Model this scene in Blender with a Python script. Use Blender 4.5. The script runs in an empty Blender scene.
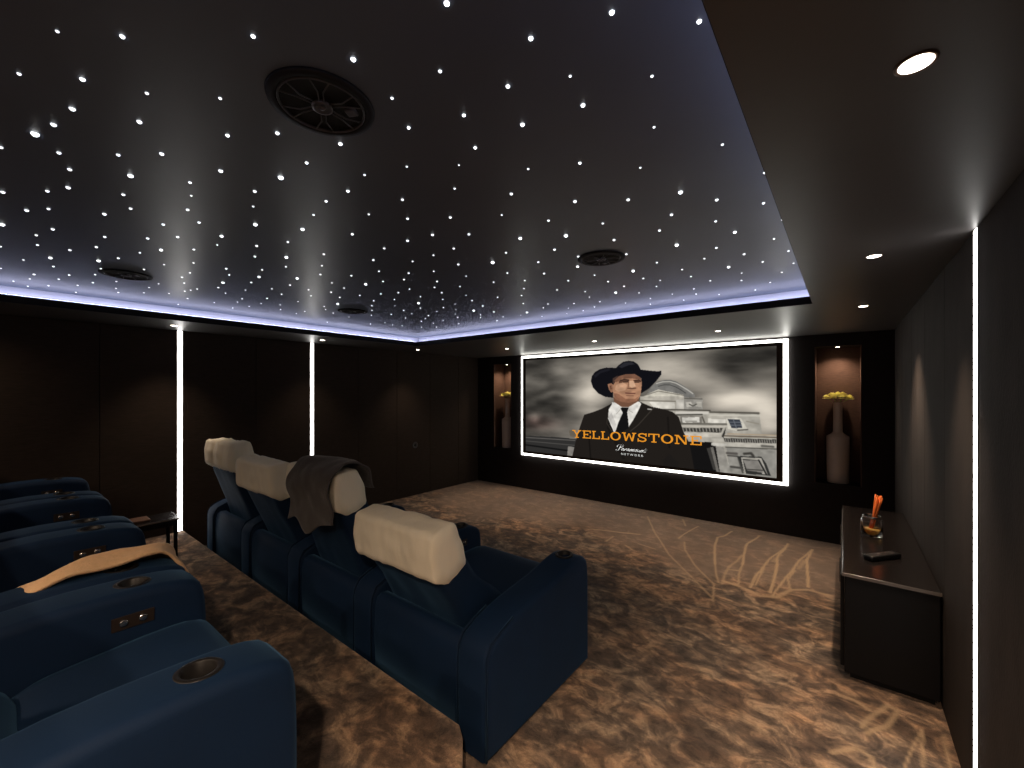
import bpy, bmesh, math, random
import numpy as np
from mathutils import Vector, Matrix, noise
random.seed(7)
PI = math.pi
C = bpy.context.scene.collection
SC = bpy.context.scene

# ---------------------------------------------------------------- measures (metres, floor at z = 0)
XL, XR, YF, YB = -5.38, 0.40, 5.74, -1.70      # left wall, right wall, screen wall, wall behind
ZS = 2.285                                     # underside of the dropped ceiling border
ZSTAR = 2.42                                   # star ceiling
CX0, CX1, CY0, CY1 = -4.64, -0.18, -1.10, 3.70 # recess opening
ZR, YR = 0.21, 1.28                            # platform height and front edge

def lin(c):
    return tuple(((v/255)/12.92 if v/255 <= .04045 else ((v/255+.055)/1.055)**2.4) for v in c)

# ---------------------------------------------------------------- materials
def mat(name, col, rough=.6, spec=.5, metal=0, sheen=0, sheen_tint=None, var=0, vscale=8, bump=0, bscale=200,
        emit=None, estr=0, stretch=(1,1,1), trans=0, ior=1.45, coat=0):
    m = bpy.data.materials.new(name); m.use_nodes = True
    nt = m.node_tree; n = nt.nodes; b = n['Principled BSDF']
    b.inputs['Base Color'].default_value = (*col, 1)
    b.inputs['Roughness'].default_value = rough
    b.inputs['Specular IOR Level'].default_value = spec
    b.inputs['Metallic'].default_value = metal
    b.inputs['IOR'].default_value = ior
    b.inputs['Transmission Weight'].default_value = trans
    b.inputs['Coat Weight'].default_value = coat
    if sheen:
        b.inputs['Sheen Weight'].default_value = sheen
        b.inputs['Sheen Roughness'].default_value = .4
        if sheen_tint: b.inputs['Sheen Tint'].default_value = (*sheen_tint, 1)
    if emit:
        b.inputs['Emission Color'].default_value = (*emit, 1)
        b.inputs['Emission Strength'].default_value = estr
    if var or bump:
        tc = n.new('ShaderNodeTexCoord'); mp = n.new('ShaderNodeMapping')
        mp.inputs['Scale'].default_value = stretch
        nt.links.new(tc.outputs['Object'], mp.inputs['Vector'])
    if var:
        t = n.new('ShaderNodeTexNoise'); t.inputs['Scale'].default_value = vscale; t.inputs['Detail'].default_value = 5
        r = n.new('ShaderNodeMix'); r.data_type = 'RGBA'
        r.inputs[6].default_value = (*[max(0, c*(1-var)) for c in col], 1)
        r.inputs[7].default_value = (*[min(1, c*(1+var)) for c in col], 1)
        nt.links.new(mp.outputs[0], t.inputs['Vector']); nt.links.new(t.outputs['Fac'], r.inputs[0])
        nt.links.new(r.outputs[2], b.inputs['Base Color'])
    if bump:
        t = n.new('ShaderNodeTexNoise'); t.inputs['Scale'].default_value = bscale; t.inputs['Detail'].default_value = 3
        bp = n.new('ShaderNodeBump'); bp.inputs['Strength'].default_value = bump; bp.inputs['Distance'].default_value = .004
        nt.links.new(mp.outputs[0], t.inputs['Vector']); nt.links.new(t.outputs['Fac'], bp.inputs['Height'])
        nt.links.new(bp.outputs[0], b.inputs['Normal'])
    return m

def emission(name, col, s):
    m = bpy.data.materials.new(name); m.use_nodes = True
    nt = m.node_tree; nt.nodes.clear()
    e = nt.nodes.new('ShaderNodeEmission'); o = nt.nodes.new('ShaderNodeOutputMaterial')
    e.inputs[0].default_value = (*col, 1); e.inputs[1].default_value = s
    nt.links.new(e.outputs[0], o.inputs[0]); return m

M = {}
M['wall'] = mat('dark_brown_wall_fabric', (.030,.021,.016), .85, .25, var=.45, vscale=14, stretch=(1,1,9), bump=.35, bscale=60)
M['wallr'] = mat('charcoal_suede_wall_fabric', (.034,.028,.026), .8, .25, var=.5, vscale=7, stretch=(1,1,.5), bump=.3, bscale=90)
M['wallf'] = mat('black_brown_screen_wall', (.013,.010,.010), .7, .3, var=.3, vscale=20, bump=.2, bscale=90)
M['niche'] = mat('brown_grasscloth_niche', (.085,.05,.038), .8, .2, var=.4, vscale=22, stretch=(1,1,8), bump=.4, bscale=50)
M['soffit'] = mat('charcoal_satin_ceiling', (.060,.055,.055), .42, .5, var=.12, vscale=3, bump=.05, bscale=30)
M['fascia'] = mat('black_fascia', (.006,.006,.007), .6, .2, var=.2, vscale=10)
M['cove'] = mat('pale_cove_paint', (.55,.55,.6), .7, .2, var=.04, vscale=5)
M['star'] = mat('charcoal_star_ceiling_fabric', (.076,.094,.128), .38, .55, var=.10, vscale=4, bump=.05, bscale=260)
M['velvet'] = mat('navy_velvet', (.0026,.0150,.046), .75, .25, sheen=.25, sheen_tint=(.12,.3,.55), var=.25, vscale=6, bump=.12, bscale=240)
M['velvet_dark'] = mat('navy_velvet_base', (.0024,.011,.033), .8, .2, sheen=.2, sheen_tint=(.12,.3,.55), var=.2, vscale=8, bump=.12, bscale=240)
M['cover'] = mat('ivory_cotton_cover', (.88,.82,.68), .85, .2, sheen=.15, var=.07, vscale=9, bump=.7, bscale=16, stretch=(2.2,2.2,.5))
M['throw'] = mat('grey_wool_throw', (.085,.078,.078), .95, .1, sheen=.25, var=.18, vscale=90, bump=.8, bscale=170)
M['beige'] = mat('sand_fringed_throw', (.68,.44,.25), .9, .1, sheen=.2, var=.14, vscale=60, bump=.8, bscale=120)
M['bronze'] = mat('dark_bronze_ring', (.022,.020,.020), .35, .5, metal=.4, var=.1, vscale=30)
M['cup'] = mat('near_black_cup', (.010,.009,.009), .4, .4, var=.1, vscale=30)
M['black'] = mat('matt_black', (.004,.004,.004), .6, .3, var=.1, vscale=30)
M['panelp'] = mat('brown_switch_plate', (.045,.032,.026), .35, .5, metal=.5, var=.1, vscale=40)
M['chrome'] = mat('chrome_button', (.6,.58,.55), .22, .5, metal=1, var=.05, vscale=40)
M['lacquer'] = mat('black_lacquer_cabinet', (.006,.006,.007), .5, .2, var=.1, vscale=12)
M['glasstop'] = mat('black_glass_top', (.012,.010,.010), .2, .5, var=.1, vscale=12)
M['edge'] = mat('grey_metal_edge', (.16,.14,.13), .4, .5, metal=.5, var=.1, vscale=12)
M['vase'] = mat('pale_ceramic', (.66,.58,.53), .5, .4, var=.06, vscale=12, bump=.1, bscale=40)
M['petal'] = mat('yellow_petals', (.92,.80,.28), .7, .2, var=.25, vscale=60)
M['leaf'] = mat('green_sepals', (.10,.16,.03), .7, .2, var=.25, vscale=60)
M['glass'] = mat('clear_jar_glass', (.95,.93,.9), .05, .5, trans=1, ior=1.3, var=.01, vscale=4)
M['oil'] = mat('amber_scented_oil', (.9,.55,.16), .1, .5, trans=.6, ior=1.33, var=.05, vscale=10)
M['reed'] = mat('orange_reeds', (.75,.17,.03), .6, .3, var=.25, vscale=60)
M['paper'] = mat('cream_jar_label', (.55,.40,.28), .7, .2, var=.08, vscale=40)
M['plastic'] = mat('black_remote_plastic', (.006,.006,.007), .35, .5, var=.1, vscale=40)
M['key'] = mat('grey_rubber_keys', (.09,.08,.08), .5, .3, var=.1, vscale=60)
M['walnut'] = mat('brown_wood_tile', (.16,.085,.055), .4, .4, var=.3, vscale=14, stretch=(1,9,1))
M['spk'] = mat('black_speaker_plastic', (.005,.005,.006), .6, .25, var=.1, vscale=30)
M['spkr'] = mat('dark_grey_speaker_rib', (.05,.05,.055), .35, .5, var=.1, vscale=30)
M['led'] = emission('white_led_diffuser', (1.0,.97,.93), 9.0)
M['led_screen'] = emission('screen_halo_led', (1.0,.98,.90), 8.0)
M['led_cove'] = emission('lavender_cove_led', (.66,.69,1.0), 10.0)
M['lamp'] = emission('warm_lamp_glass', (1.0,.86,.72), 14)
M['star_e'] = emission('fibre_optic_tip', (.92,.95,1.0), 2.2)
M['star_b'] = emission('bright_fibre_optic_tip', (.95,.97,1.0), 5)
M['bezel'] = mat('bronze_lamp_bezel', (.10,.06,.045), .35, .5, metal=.5, var=.1, vscale=40)

# ---------------------------------------------------------------- builders
def obj(name, bm, m, parent=None, smooth=False, recalc=True):
    me = bpy.data.meshes.new(name)
    if recalc: bmesh.ops.recalc_face_normals(bm, faces=bm.faces)
    bm.to_mesh(me); bm.free()
    for x in (m if isinstance(m, (list, tuple)) else [m]): me.materials.append(x)
    if smooth: me.shade_smooth()
    o = bpy.data.objects.new(name, me); C.objects.link(o)
    if parent: o.parent = parent
    return o

def tag(o, label=None, cat=None, group=None, kind=None):
    if label: o['label'] = label
    if cat: o['category'] = cat
    if group: o['group'] = group
    if kind: o['kind'] = kind
    return o

def thing(name, label, cat, loc=(0,0,0), rz=0, group=None):
    o = bpy.data.objects.new(name, None); C.objects.link(o)
    o.location = loc; o.rotation_euler = (0,0,rz); o.empty_display_size = .1
    return tag(o, label, cat, group)

def box(bm, x0, x1, y0, y1, z0, z1, bev=0, seg=2, mi=0):
    r = bmesh.ops.create_cube(bm, size=1)
    for v in r['verts']:
        v.co = Vector(((x0+x1)/2+v.co.x*(x1-x0), (y0+y1)/2+v.co.y*(y1-y0), (z0+z1)/2+v.co.z*(z1-z0)))
    fs = {f for v in r['verts'] for f in v.link_faces}
    for f in fs: f.material_index = mi
    if bev:
        es = {e for v in r['verts'] for e in v.link_edges}
        bmesh.ops.bevel(bm, geom=list(es), offset=bev, segments=seg, profile=.5, affect='EDGES')

def lathe(bm, prof, n=24, cx=0, cy=0, mi=0, closed=False):
    rings = []
    for r, z in prof:
        if r < 1e-6: rings.append([bm.verts.new((cx,cy,z))])
        else: rings.append([bm.verts.new((cx+r*math.cos(2*PI*i/n), cy+r*math.sin(2*PI*i/n), z)) for i in range(n)])
    pairs = list(zip(rings, rings[1:]))
    if closed: pairs.append((rings[-1], rings[0]))
    for a, b in pairs:
        for i in range(n):
            j = (i+1) % n
            if len(a) == 1 and len(b) == 1: continue
            if len(a) == 1: f = bm.faces.new((a[0], b[i], b[j]))
            elif len(b) == 1: f = bm.faces.new((a[i], a[j], b[0]))
            else: f = bm.faces.new((a[i], a[j], b[j], b[i]))
            f.material_index = mi

def tube(bm, pts, r, n=8, mi=0):
    pts = [Vector(p) for p in pts]; rings = []
    for i, p in enumerate(pts):
        d = (pts[min(i+1,len(pts)-1)] - pts[max(i-1,0)]).normalized()
        a = d.orthogonal().normalized() if i == 0 else (rings_a - d*rings_a.dot(d)).normalized()
        rings_a = a; b = d.cross(a)
        rr = r[i] if isinstance(r, (list, tuple)) else r
        rings.append([bm.verts.new(p + a*rr*math.cos(2*PI*k/n) + b*rr*math.sin(2*PI*k/n)) for k in range(n)])
    for A, B in zip(rings, rings[1:]):
        for k in range(n):
            bm.faces.new((A[k], A[(k+1)%n], B[(k+1)%n], B[k])).material_index = mi
    bm.faces.new(rings[0][::-1]).material_index = mi; bm.faces.new(rings[-1]).material_index = mi

def prism_x(bm, prof, x0, x1, bev=.03, seg=4):
    """closed YZ outline pushed along X, all its edges rounded"""
    a = [bm.verts.new((x0, y, z)) for y, z in prof]; b = [bm.verts.new((x1, y, z)) for y, z in prof]
    n = len(prof); f0 = bm.faces.new(a); f1 = bm.faces.new(b[::-1])
    for i in range(n): bm.faces.new((a[i], b[i], b[(i+1)%n], a[(i+1)%n]))
    bmesh.ops.recalc_face_normals(bm, faces=bm.faces)
    if bev:
        es = list(set(f0.edges) | set(f1.edges))
        bmesh.ops.bevel(bm, geom=es, offset=bev, segments=seg, profile=.5, affect='EDGES')

def smooth_curve(pts, it=2):
    """Chaikin rounding of an open outline, end points kept"""
    for _ in range(it):
        q = [pts[0]]
        for a, b in zip(pts, pts[1:]):
            q += [(a[0]*.75+b[0]*.25, a[1]*.75+b[1]*.25), (a[0]*.25+b[0]*.75, a[1]*.25+b[1]*.75)]
        q.append(pts[-1]); pts = q
    return pts

def smooth_closed(pts, it=2, c=.22):
    for _ in range(it):
        q = []
        for a, b in zip(pts, pts[1:]+pts[:1]):
            q += [(a[0]*(1-c)+b[0]*c, a[1]*(1-c)+b[1]*c), (a[0]*c+b[0]*(1-c), a[1]*c+b[1]*(1-c))]
        pts = q
    return pts

# ---------------------------------------------------------------- carpet (colour pattern woven in: marks painted per vertex)
MARKS = [(0.0087,0.6325,[(-2.044,5.453),(-1.76,4.915),(-1.389,4.308),(-1.144,4.008),(-0.836,3.63)]),(0.0099,0.69,[(-1.41,5.451),(-1.444,5.167),(-1.461,4.858)]),(0.0099,0.69,[(-1.639,5.623),(-1.529,5.357)]),(0.0087,0.69,[(-1.382,4.789),(-1.314,4.556),(-1.109,4.191),(-0.886,3.897),(-0.811,3.566)]),(0.0112,0.92,[(-1.039,5.489),(-1.083,5.274),(-1.134,5.175),(-1.049,4.671),(-0.968,4.343)]),(0.0087,0.69,[(-0.968,4.343),(-0.859,3.952)]),(0.0112,0.92,[(-0.763,5.528),(-0.827,5.146),(-0.799,4.778),(-0.769,4.501)]),(0.0087,0.69,[(-0.769,4.501),(-0.715,4.0)]),(0.0124,0.5175,[(-0.814,4.766),(-0.848,4.358),(-0.831,3.941)]),(0.0124,0.575,[(-0.845,4.283),(-0.75,4.321)]),(0.0112,0.92,[(-0.478,5.423),(-0.522,4.999),(-0.494,4.525),(-0.475,4.005)]),(0.0099,0.805,[(-0.478,5.423),(-0.578,4.778),(-0.622,4.349),(-0.624,4.009)]),(0.0099,0.69,[(-0.595,4.639),(-0.596,4.095)]),(0.0186,0.4025,[(-0.5,5.016),(-0.542,4.764)]),(0.0112,0.92,[(-0.266,5.39),(-0.284,5.011),(-0.269,4.63),(-0.235,4.318)]),(0.0099,0.805,[(-0.266,5.39),(-0.367,4.781),(-0.419,4.302),(-0.457,3.932)]),(0.0099,0.69,[(-0.368,4.663),(-0.387,4.394),(-0.348,4.166)]),(0.0186,0.4025,[(-0.295,5.003),(-0.341,4.723)]),(0.0186,0.6325,[(-0.824,4.013),(-0.669,3.973),(-0.538,3.896),(-0.431,3.952),(-0.339,4.173),(-0.232,4.258),(-0.087,4.254)]),(0.0186,0.575,[(-2.402,4.531),(-2.127,4.623),(-1.863,4.712)]),(0.0124,0.575,[(-2.054,4.254),(-2.067,4.456)]),(0.0124,0.575,[(-1.845,4.284),(-1.735,4.202)]),(0.0112,0.575,[(-1.763,4.422),(-1.55,4.369)]),(0.0062,0.805,[(0.294,2.843),(0.287,2.737),(0.275,2.562)]),(0.005,0.69,[(0.294,2.843),(0.246,2.65),(0.202,2.504)]),(0.0074,0.575,[(0.376,2.864),(0.361,2.631)]),(0.0124,0.69,[(0.07,2.679),(0.119,2.812),(0.179,2.96),(0.215,2.937),(0.167,2.756),(0.084,2.646)]),(0.0124,0.575,[(-0.012,2.879),(0.044,2.888),(0.105,2.85)]),(0.0124,0.69,[(-0.052,2.413),(0.032,2.52),(0.086,2.497),(0.102,2.425)])]
def carpet_material():
    m = bpy.data.materials.new('swirled_taupe_carpet'); m.use_nodes = True
    nt = m.node_tree; n = nt.nodes; L = nt.links.new; b = n['Principled BSDF']
    b.inputs['Roughness'].default_value = .9; b.inputs['Specular IOR Level'].default_value = .15
    b.inputs['Sheen Weight'].default_value = .12
    g = n.new('ShaderNodeNewGeometry')
    mp = n.new('ShaderNodeMapping'); mp.inputs['Rotation'].default_value = (0,0,math.radians(24)); mp.inputs['Scale'].default_value = (1,1.35,1)
    L(g.outputs['Position'], mp.inputs['Vector'])
    def nz(scale, det, dist, rough=.6):
        t = n.new('ShaderNodeTexNoise'); t.inputs['Scale'].default_value = scale; t.inputs['Detail'].default_value = det
        t.inputs['Distortion'].default_value = dist; t.inputs['Roughness'].default_value = rough
        L(mp.outputs[0], t.inputs['Vector']); return t
    def ramp(src, stops):
        r = n.new('ShaderNodeValToRGB'); e = r.color_ramp.elements
        e[0].position, e[0].color = stops[0][0], (*stops[0][1], 1); e[1].position, e[1].color = stops[-1][0], (*stops[-1][1], 1)
        for p, c in stops[1:-1]:
            k = e.new(p); k.color = (*c, 1)
        L(src, r.inputs[0]); return r
    def mix(f, a, c, mode='MIX'):
        x = n.new('ShaderNodeMix'); x.data_type = 'RGBA'; x.blend_type = mode
        if isinstance(f, float): x.inputs[0].default_value = f
        else: L(f, x.inputs[0])
        L(a, x.inputs[6])
        if isinstance(c, tuple): x.inputs[7].default_value = (*c, 1)
        else: L(c, x.inputs[7])
        return x.outputs[2]
    big = nz(5.2, 6, .9)
    base = ramp(big.outputs['Fac'], [(.36, (.085,.062,.050)), (.47, (.135,.098,.074)), (.54, (.24,.168,.118)), (.61, (.40,.285,.19)), (.70, (.22,.15,.105))])
    mid = nz(13, 5, .5)
    r2 = ramp(mid.outputs['Fac'], [(.35, (.45,.45,.47)), (.5, (.95,.95,.95)), (.66, (1.5,1.4,1.3))])
    c = mix(.85, base.outputs[0], r2.outputs[0], 'MULTIPLY')
    hue = nz(1.7, 2, .4); r3 = ramp(hue.outputs['Fac'], [(.4, (.9,.95,1.0)), (.6, (1.12,.95,.82))])
    c = mix(.7, c, r3.outputs[0], 'MULTIPLY')
    # plain taupe border zone toward the screen wall, woven pattern with drawn marks
    at = n.new('ShaderNodeAttribute'); at.attribute_name = 'weave'
    sp = n.new('ShaderNodeSeparateColor'); L(at.outputs['Color'], sp.inputs[0])
    c = mix(sp.outputs[1], c, (.20,.145,.112))
    c = mix(sp.outputs[0], c, (.50,.35,.21))
    pile = nz(160, 2, 0); r4 = ramp(pile.outputs['Fac'], [(.3, (.72,.72,.72)), (.7, (1.2,1.2,1.2))])
    c = mix(.8, c, r4.outputs[0], 'MULTIPLY')
    L(c, b.inputs['Base Color'])
    bp = n.new('ShaderNodeBump'); bp.inputs['Strength'].default_value = .6; bp.inputs['Distance'].default_value = .006
    L(pile.outputs['Fac'], bp.inputs['Height']); L(bp.outputs[0], b.inputs['Normal'])
    return m
M['carpet'] = carpet_material()

def seg_dist(px, py, ax, ay, bx, by):
    dx, dy = bx-ax, by-ay; t = np.clip(((px-ax)*dx+(py-ay)*dy)/(dx*dx+dy*dy+1e-12), 0, 1)
    return np.hypot(px-ax-t*dx, py-ay-t*dy), t

def build_floor():
    st = .012
    xs = np.arange(XL-.05, XR+.06, st); ys = np.arange(YB-.05, YF+.31, st)
    nx, ny = len(xs), len(ys)
    gx, gy = np.meshgrid(xs, ys); vx = gx.ravel(); vy = gy.ravel()
    co = np.stack([vx, vy, np.zeros_like(vx)], 1)
    i = np.arange(nx*ny).reshape(ny, nx)
    q = np.stack([i[:-1,:-1], i[:-1,1:], i[1:,1:], i[1:,:-1]], -1).reshape(-1, 4)
    me = bpy.data.meshes.new('floor')
    me.vertices.add(len(co)); me.vertices.foreach_set('co', co.ravel().astype(np.float32))
    me.loops.add(q.size); me.loops.foreach_set('vertex_index', q.ravel().astype(np.int32))
    me.polygons.add(len(q)); me.polygons.foreach_set('loop_start', np.arange(0, q.size, 4, dtype=np.int32))
    me.update(calc_edges=True)
    red = np.zeros(len(vx))
    wob = .004*np.sin(vx*11+np.sin(vy*7)*2) + .004*np.sin(vy*9+1.3)
    for w, a, pts in MARKS:
        for p, r in zip(pts, pts[1:]):
            d, t = seg_dist(vx+wob, vy-wob, p[0], p[1], r[0], r[1])
            red = np.maximum(red, a*np.clip(1.4-d/w, 0, 1))
    edge = 4.05 + .22*np.sin(vx*2.1+.6) + .1*np.sin(vx*7)
    green = np.clip((vy-edge)/.35, 0, 1)*.72
    green = np.maximum(green, 0)
    col = np.stack([red, green, np.zeros_like(red), np.ones_like(red)], 1).astype(np.float32)
    at = me.color_attributes.new('weave', 'FLOAT_COLOR', 'POINT'); at.data.foreach_set('color', col.ravel())
    me.materials.append(M['carpet'])
    o = bpy.data.objects.new('floor', me); C.objects.link(o); tag(o, kind='structure')
build_floor()

# platform under the back row, its right-hand end cut off at an angle
def build_platform():
    bm = bmesh.new()
    out = [(XL, YB), (XL, YR), (-1.31, YR), (-1.255, YR-.035), (-.32, .30), (-.32, YB)]
    a = [bm.verts.new((x, y, .0)) for x, y in out]; b = [bm.verts.new((x, y, ZR)) for x, y in out]
    top = bm.faces.new(b); n = len(out)
    for i in range(n): bm.faces.new((a[i], a[(i+1)%n], b[(i+1)%n], b[i]))
    bmesh.ops.recalc_face_normals(bm, faces=bm.faces)
    bmesh.ops.bevel(bm, geom=list(top.edges), offset=.014, segments=3, profile=.5, affect='EDGES')
    tag(obj('floor_platform', bm, M['carpet'], smooth=False), kind='structure')
build_platform()

# ---------------------------------------------------------------- walls
def struct(name, bm, m): return tag(obj(name, bm, m), kind='structure')
def panels(side):
    """upholstered wall panels with narrow shadow joints"""
    bm = bmesh.new()
    if side == 'left':
        joints = [YB] + [1.305+.655*k for k in range(-4, 7)] + [YF]
        for a, b in zip(joints, joints[1:]):
            if b-a > .02: box(bm, XL-.03, XL, a+.0018, b-.0018, 0, ZS, .003, 2)
        box(bm, XL-.12, XL-.03, YB, YF+.4, -.02, ZS+.3)
    else:
        joints = [YB] + [2.384+.67*k for k in range(-5, 5)] + [YF]
        for a, b in zip(joints, joints[1:]):
            if b-a > .02: box(bm, XR, XR+.03, a+.0018, b-.0018, 0, ZS, .003, 2)
        box(bm, XR+.03, XR+.12, YB, YF+.4, -.02, ZS+.3)
    return bm
struct('wall_left', panels('left'), M['wall'])
struct('wall_right', panels('right'), M['wallr'])
bm = bmesh.new(); box(bm, XL-.12, XR+.12, YB-.1, YB, -.02, ZS+.3); struct('wall_back', bm, M['wall'])

NZ0, NZ1 = .645, 2.15
NICHES = [(-4.99, -4.585), (-.262, .143)]
bm = bmesh.new()
xs = [XL, NICHES[0][0], NICHES[0][1], NICHES[1][0], NICHES[1][1], XR]
for a, b in ((0,1), (2,3), (4,5)): box(bm, xs[a], xs[b], YF, YF+.30, 0, ZS)
for a, b in NICHES:
    box(bm, a, b, YF, YF+.30, 0, NZ0); box(bm, a, b, YF, YF+.30, NZ1, ZS)
box(bm, XL-.12, XR+.12, YF+.30, YF+.40, -.02, ZS+.3)
struct('wall_front', bm, M['wallf'])
for k, (a, b) in enumerate(NICHES):
    bm = bmesh.new(); t = .008
    box(bm, a, b, YF+.292, YF+.30, NZ0, NZ1); box(bm, a, a+t, YF+.0, YF+.292, NZ0, NZ1); box(bm, b-t, b, YF+.0, YF+.292, NZ0, NZ1)
    struct('trim_%d' % (k+1), bm, M['niche'])

# ---------------------------------------------------------------- ceiling: dropped border, recess, star panel
bm = bmesh.new()
lip = .055
for x0, x1, y0, y1 in ((XL, CX0, YB, YF), (CX1, XR, YB, YF), (CX0, CX1, CY1, YF), (CX0, CX1, YB, CY0)):
    box(bm, x0, x1, y0, y1, ZS, ZS+lip)
struct('ceiling', bm, M['soffit'])
bm = bmesh.new(); w = .0015
box(bm, CX0, CX0+w, CY0, CY1, ZS+.0005, ZS+lip+.001); box(bm, CX1-w, CX1, CY0, CY1, ZS+.0005, ZS+lip+.001)
box(bm, CX0, CX1, CY1-w, CY1, ZS+.0005, ZS+lip+.001); box(bm, CX0, CX1, CY0, CY0+w, ZS+.0005, ZS+lip+.001)
struct('trim_3', bm, M['fascia'])
g = .13
bm = bmesh.new()
for x0, x1, y0, y1 in ((CX0-g-.02, CX0-g, CY0-g, CY1+g), (CX1+g, CX1+g+.02, CY0-g, CY1+g), (CX0-g, CX1+g, CY1+g, CY1+g+.02), (CX0-g, CX1+g, CY0-g-.02, CY0-g)):
    box(bm, x0, x1, y0, y1, ZS+lip, ZSTAR+.02)
struct('trim_4', bm, M['cove'])
bm = bmesh.new(); box(bm, CX0-g-.02, CX1+g+.02, CY0-g-.02, CY1+g+.02, ZSTAR, ZSTAR+.03)
struct('ceiling_panel', bm, M['star'])

cv = thing('cove_light', 'lavender LED strip glowing inside the ceiling recess around the stars', 'cove light', (CX0, CY0, ZS+lip))
def cove(x0, x1, y0, y1):
    bm = bmesh.new(); box(bm, x0-CX0, x1-CX0, y0-CY0, y1-CY0, .001, .014); obj('led_strip', bm, M['led_cove'], cv)
e = .055
cove(CX0-g+.03, CX0-g+.05, CY0-.08, CY1+.08); cove(CX1+g-.05, CX1+g-.03, CY0-.08, CY1+.08)
cove(CX0-.07, CX1+.07, CY1+g-.05, CY1+g-.03); cove(CX0-.07, CX1+.07, CY0-g+.03, CY0-g+.05)

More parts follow.
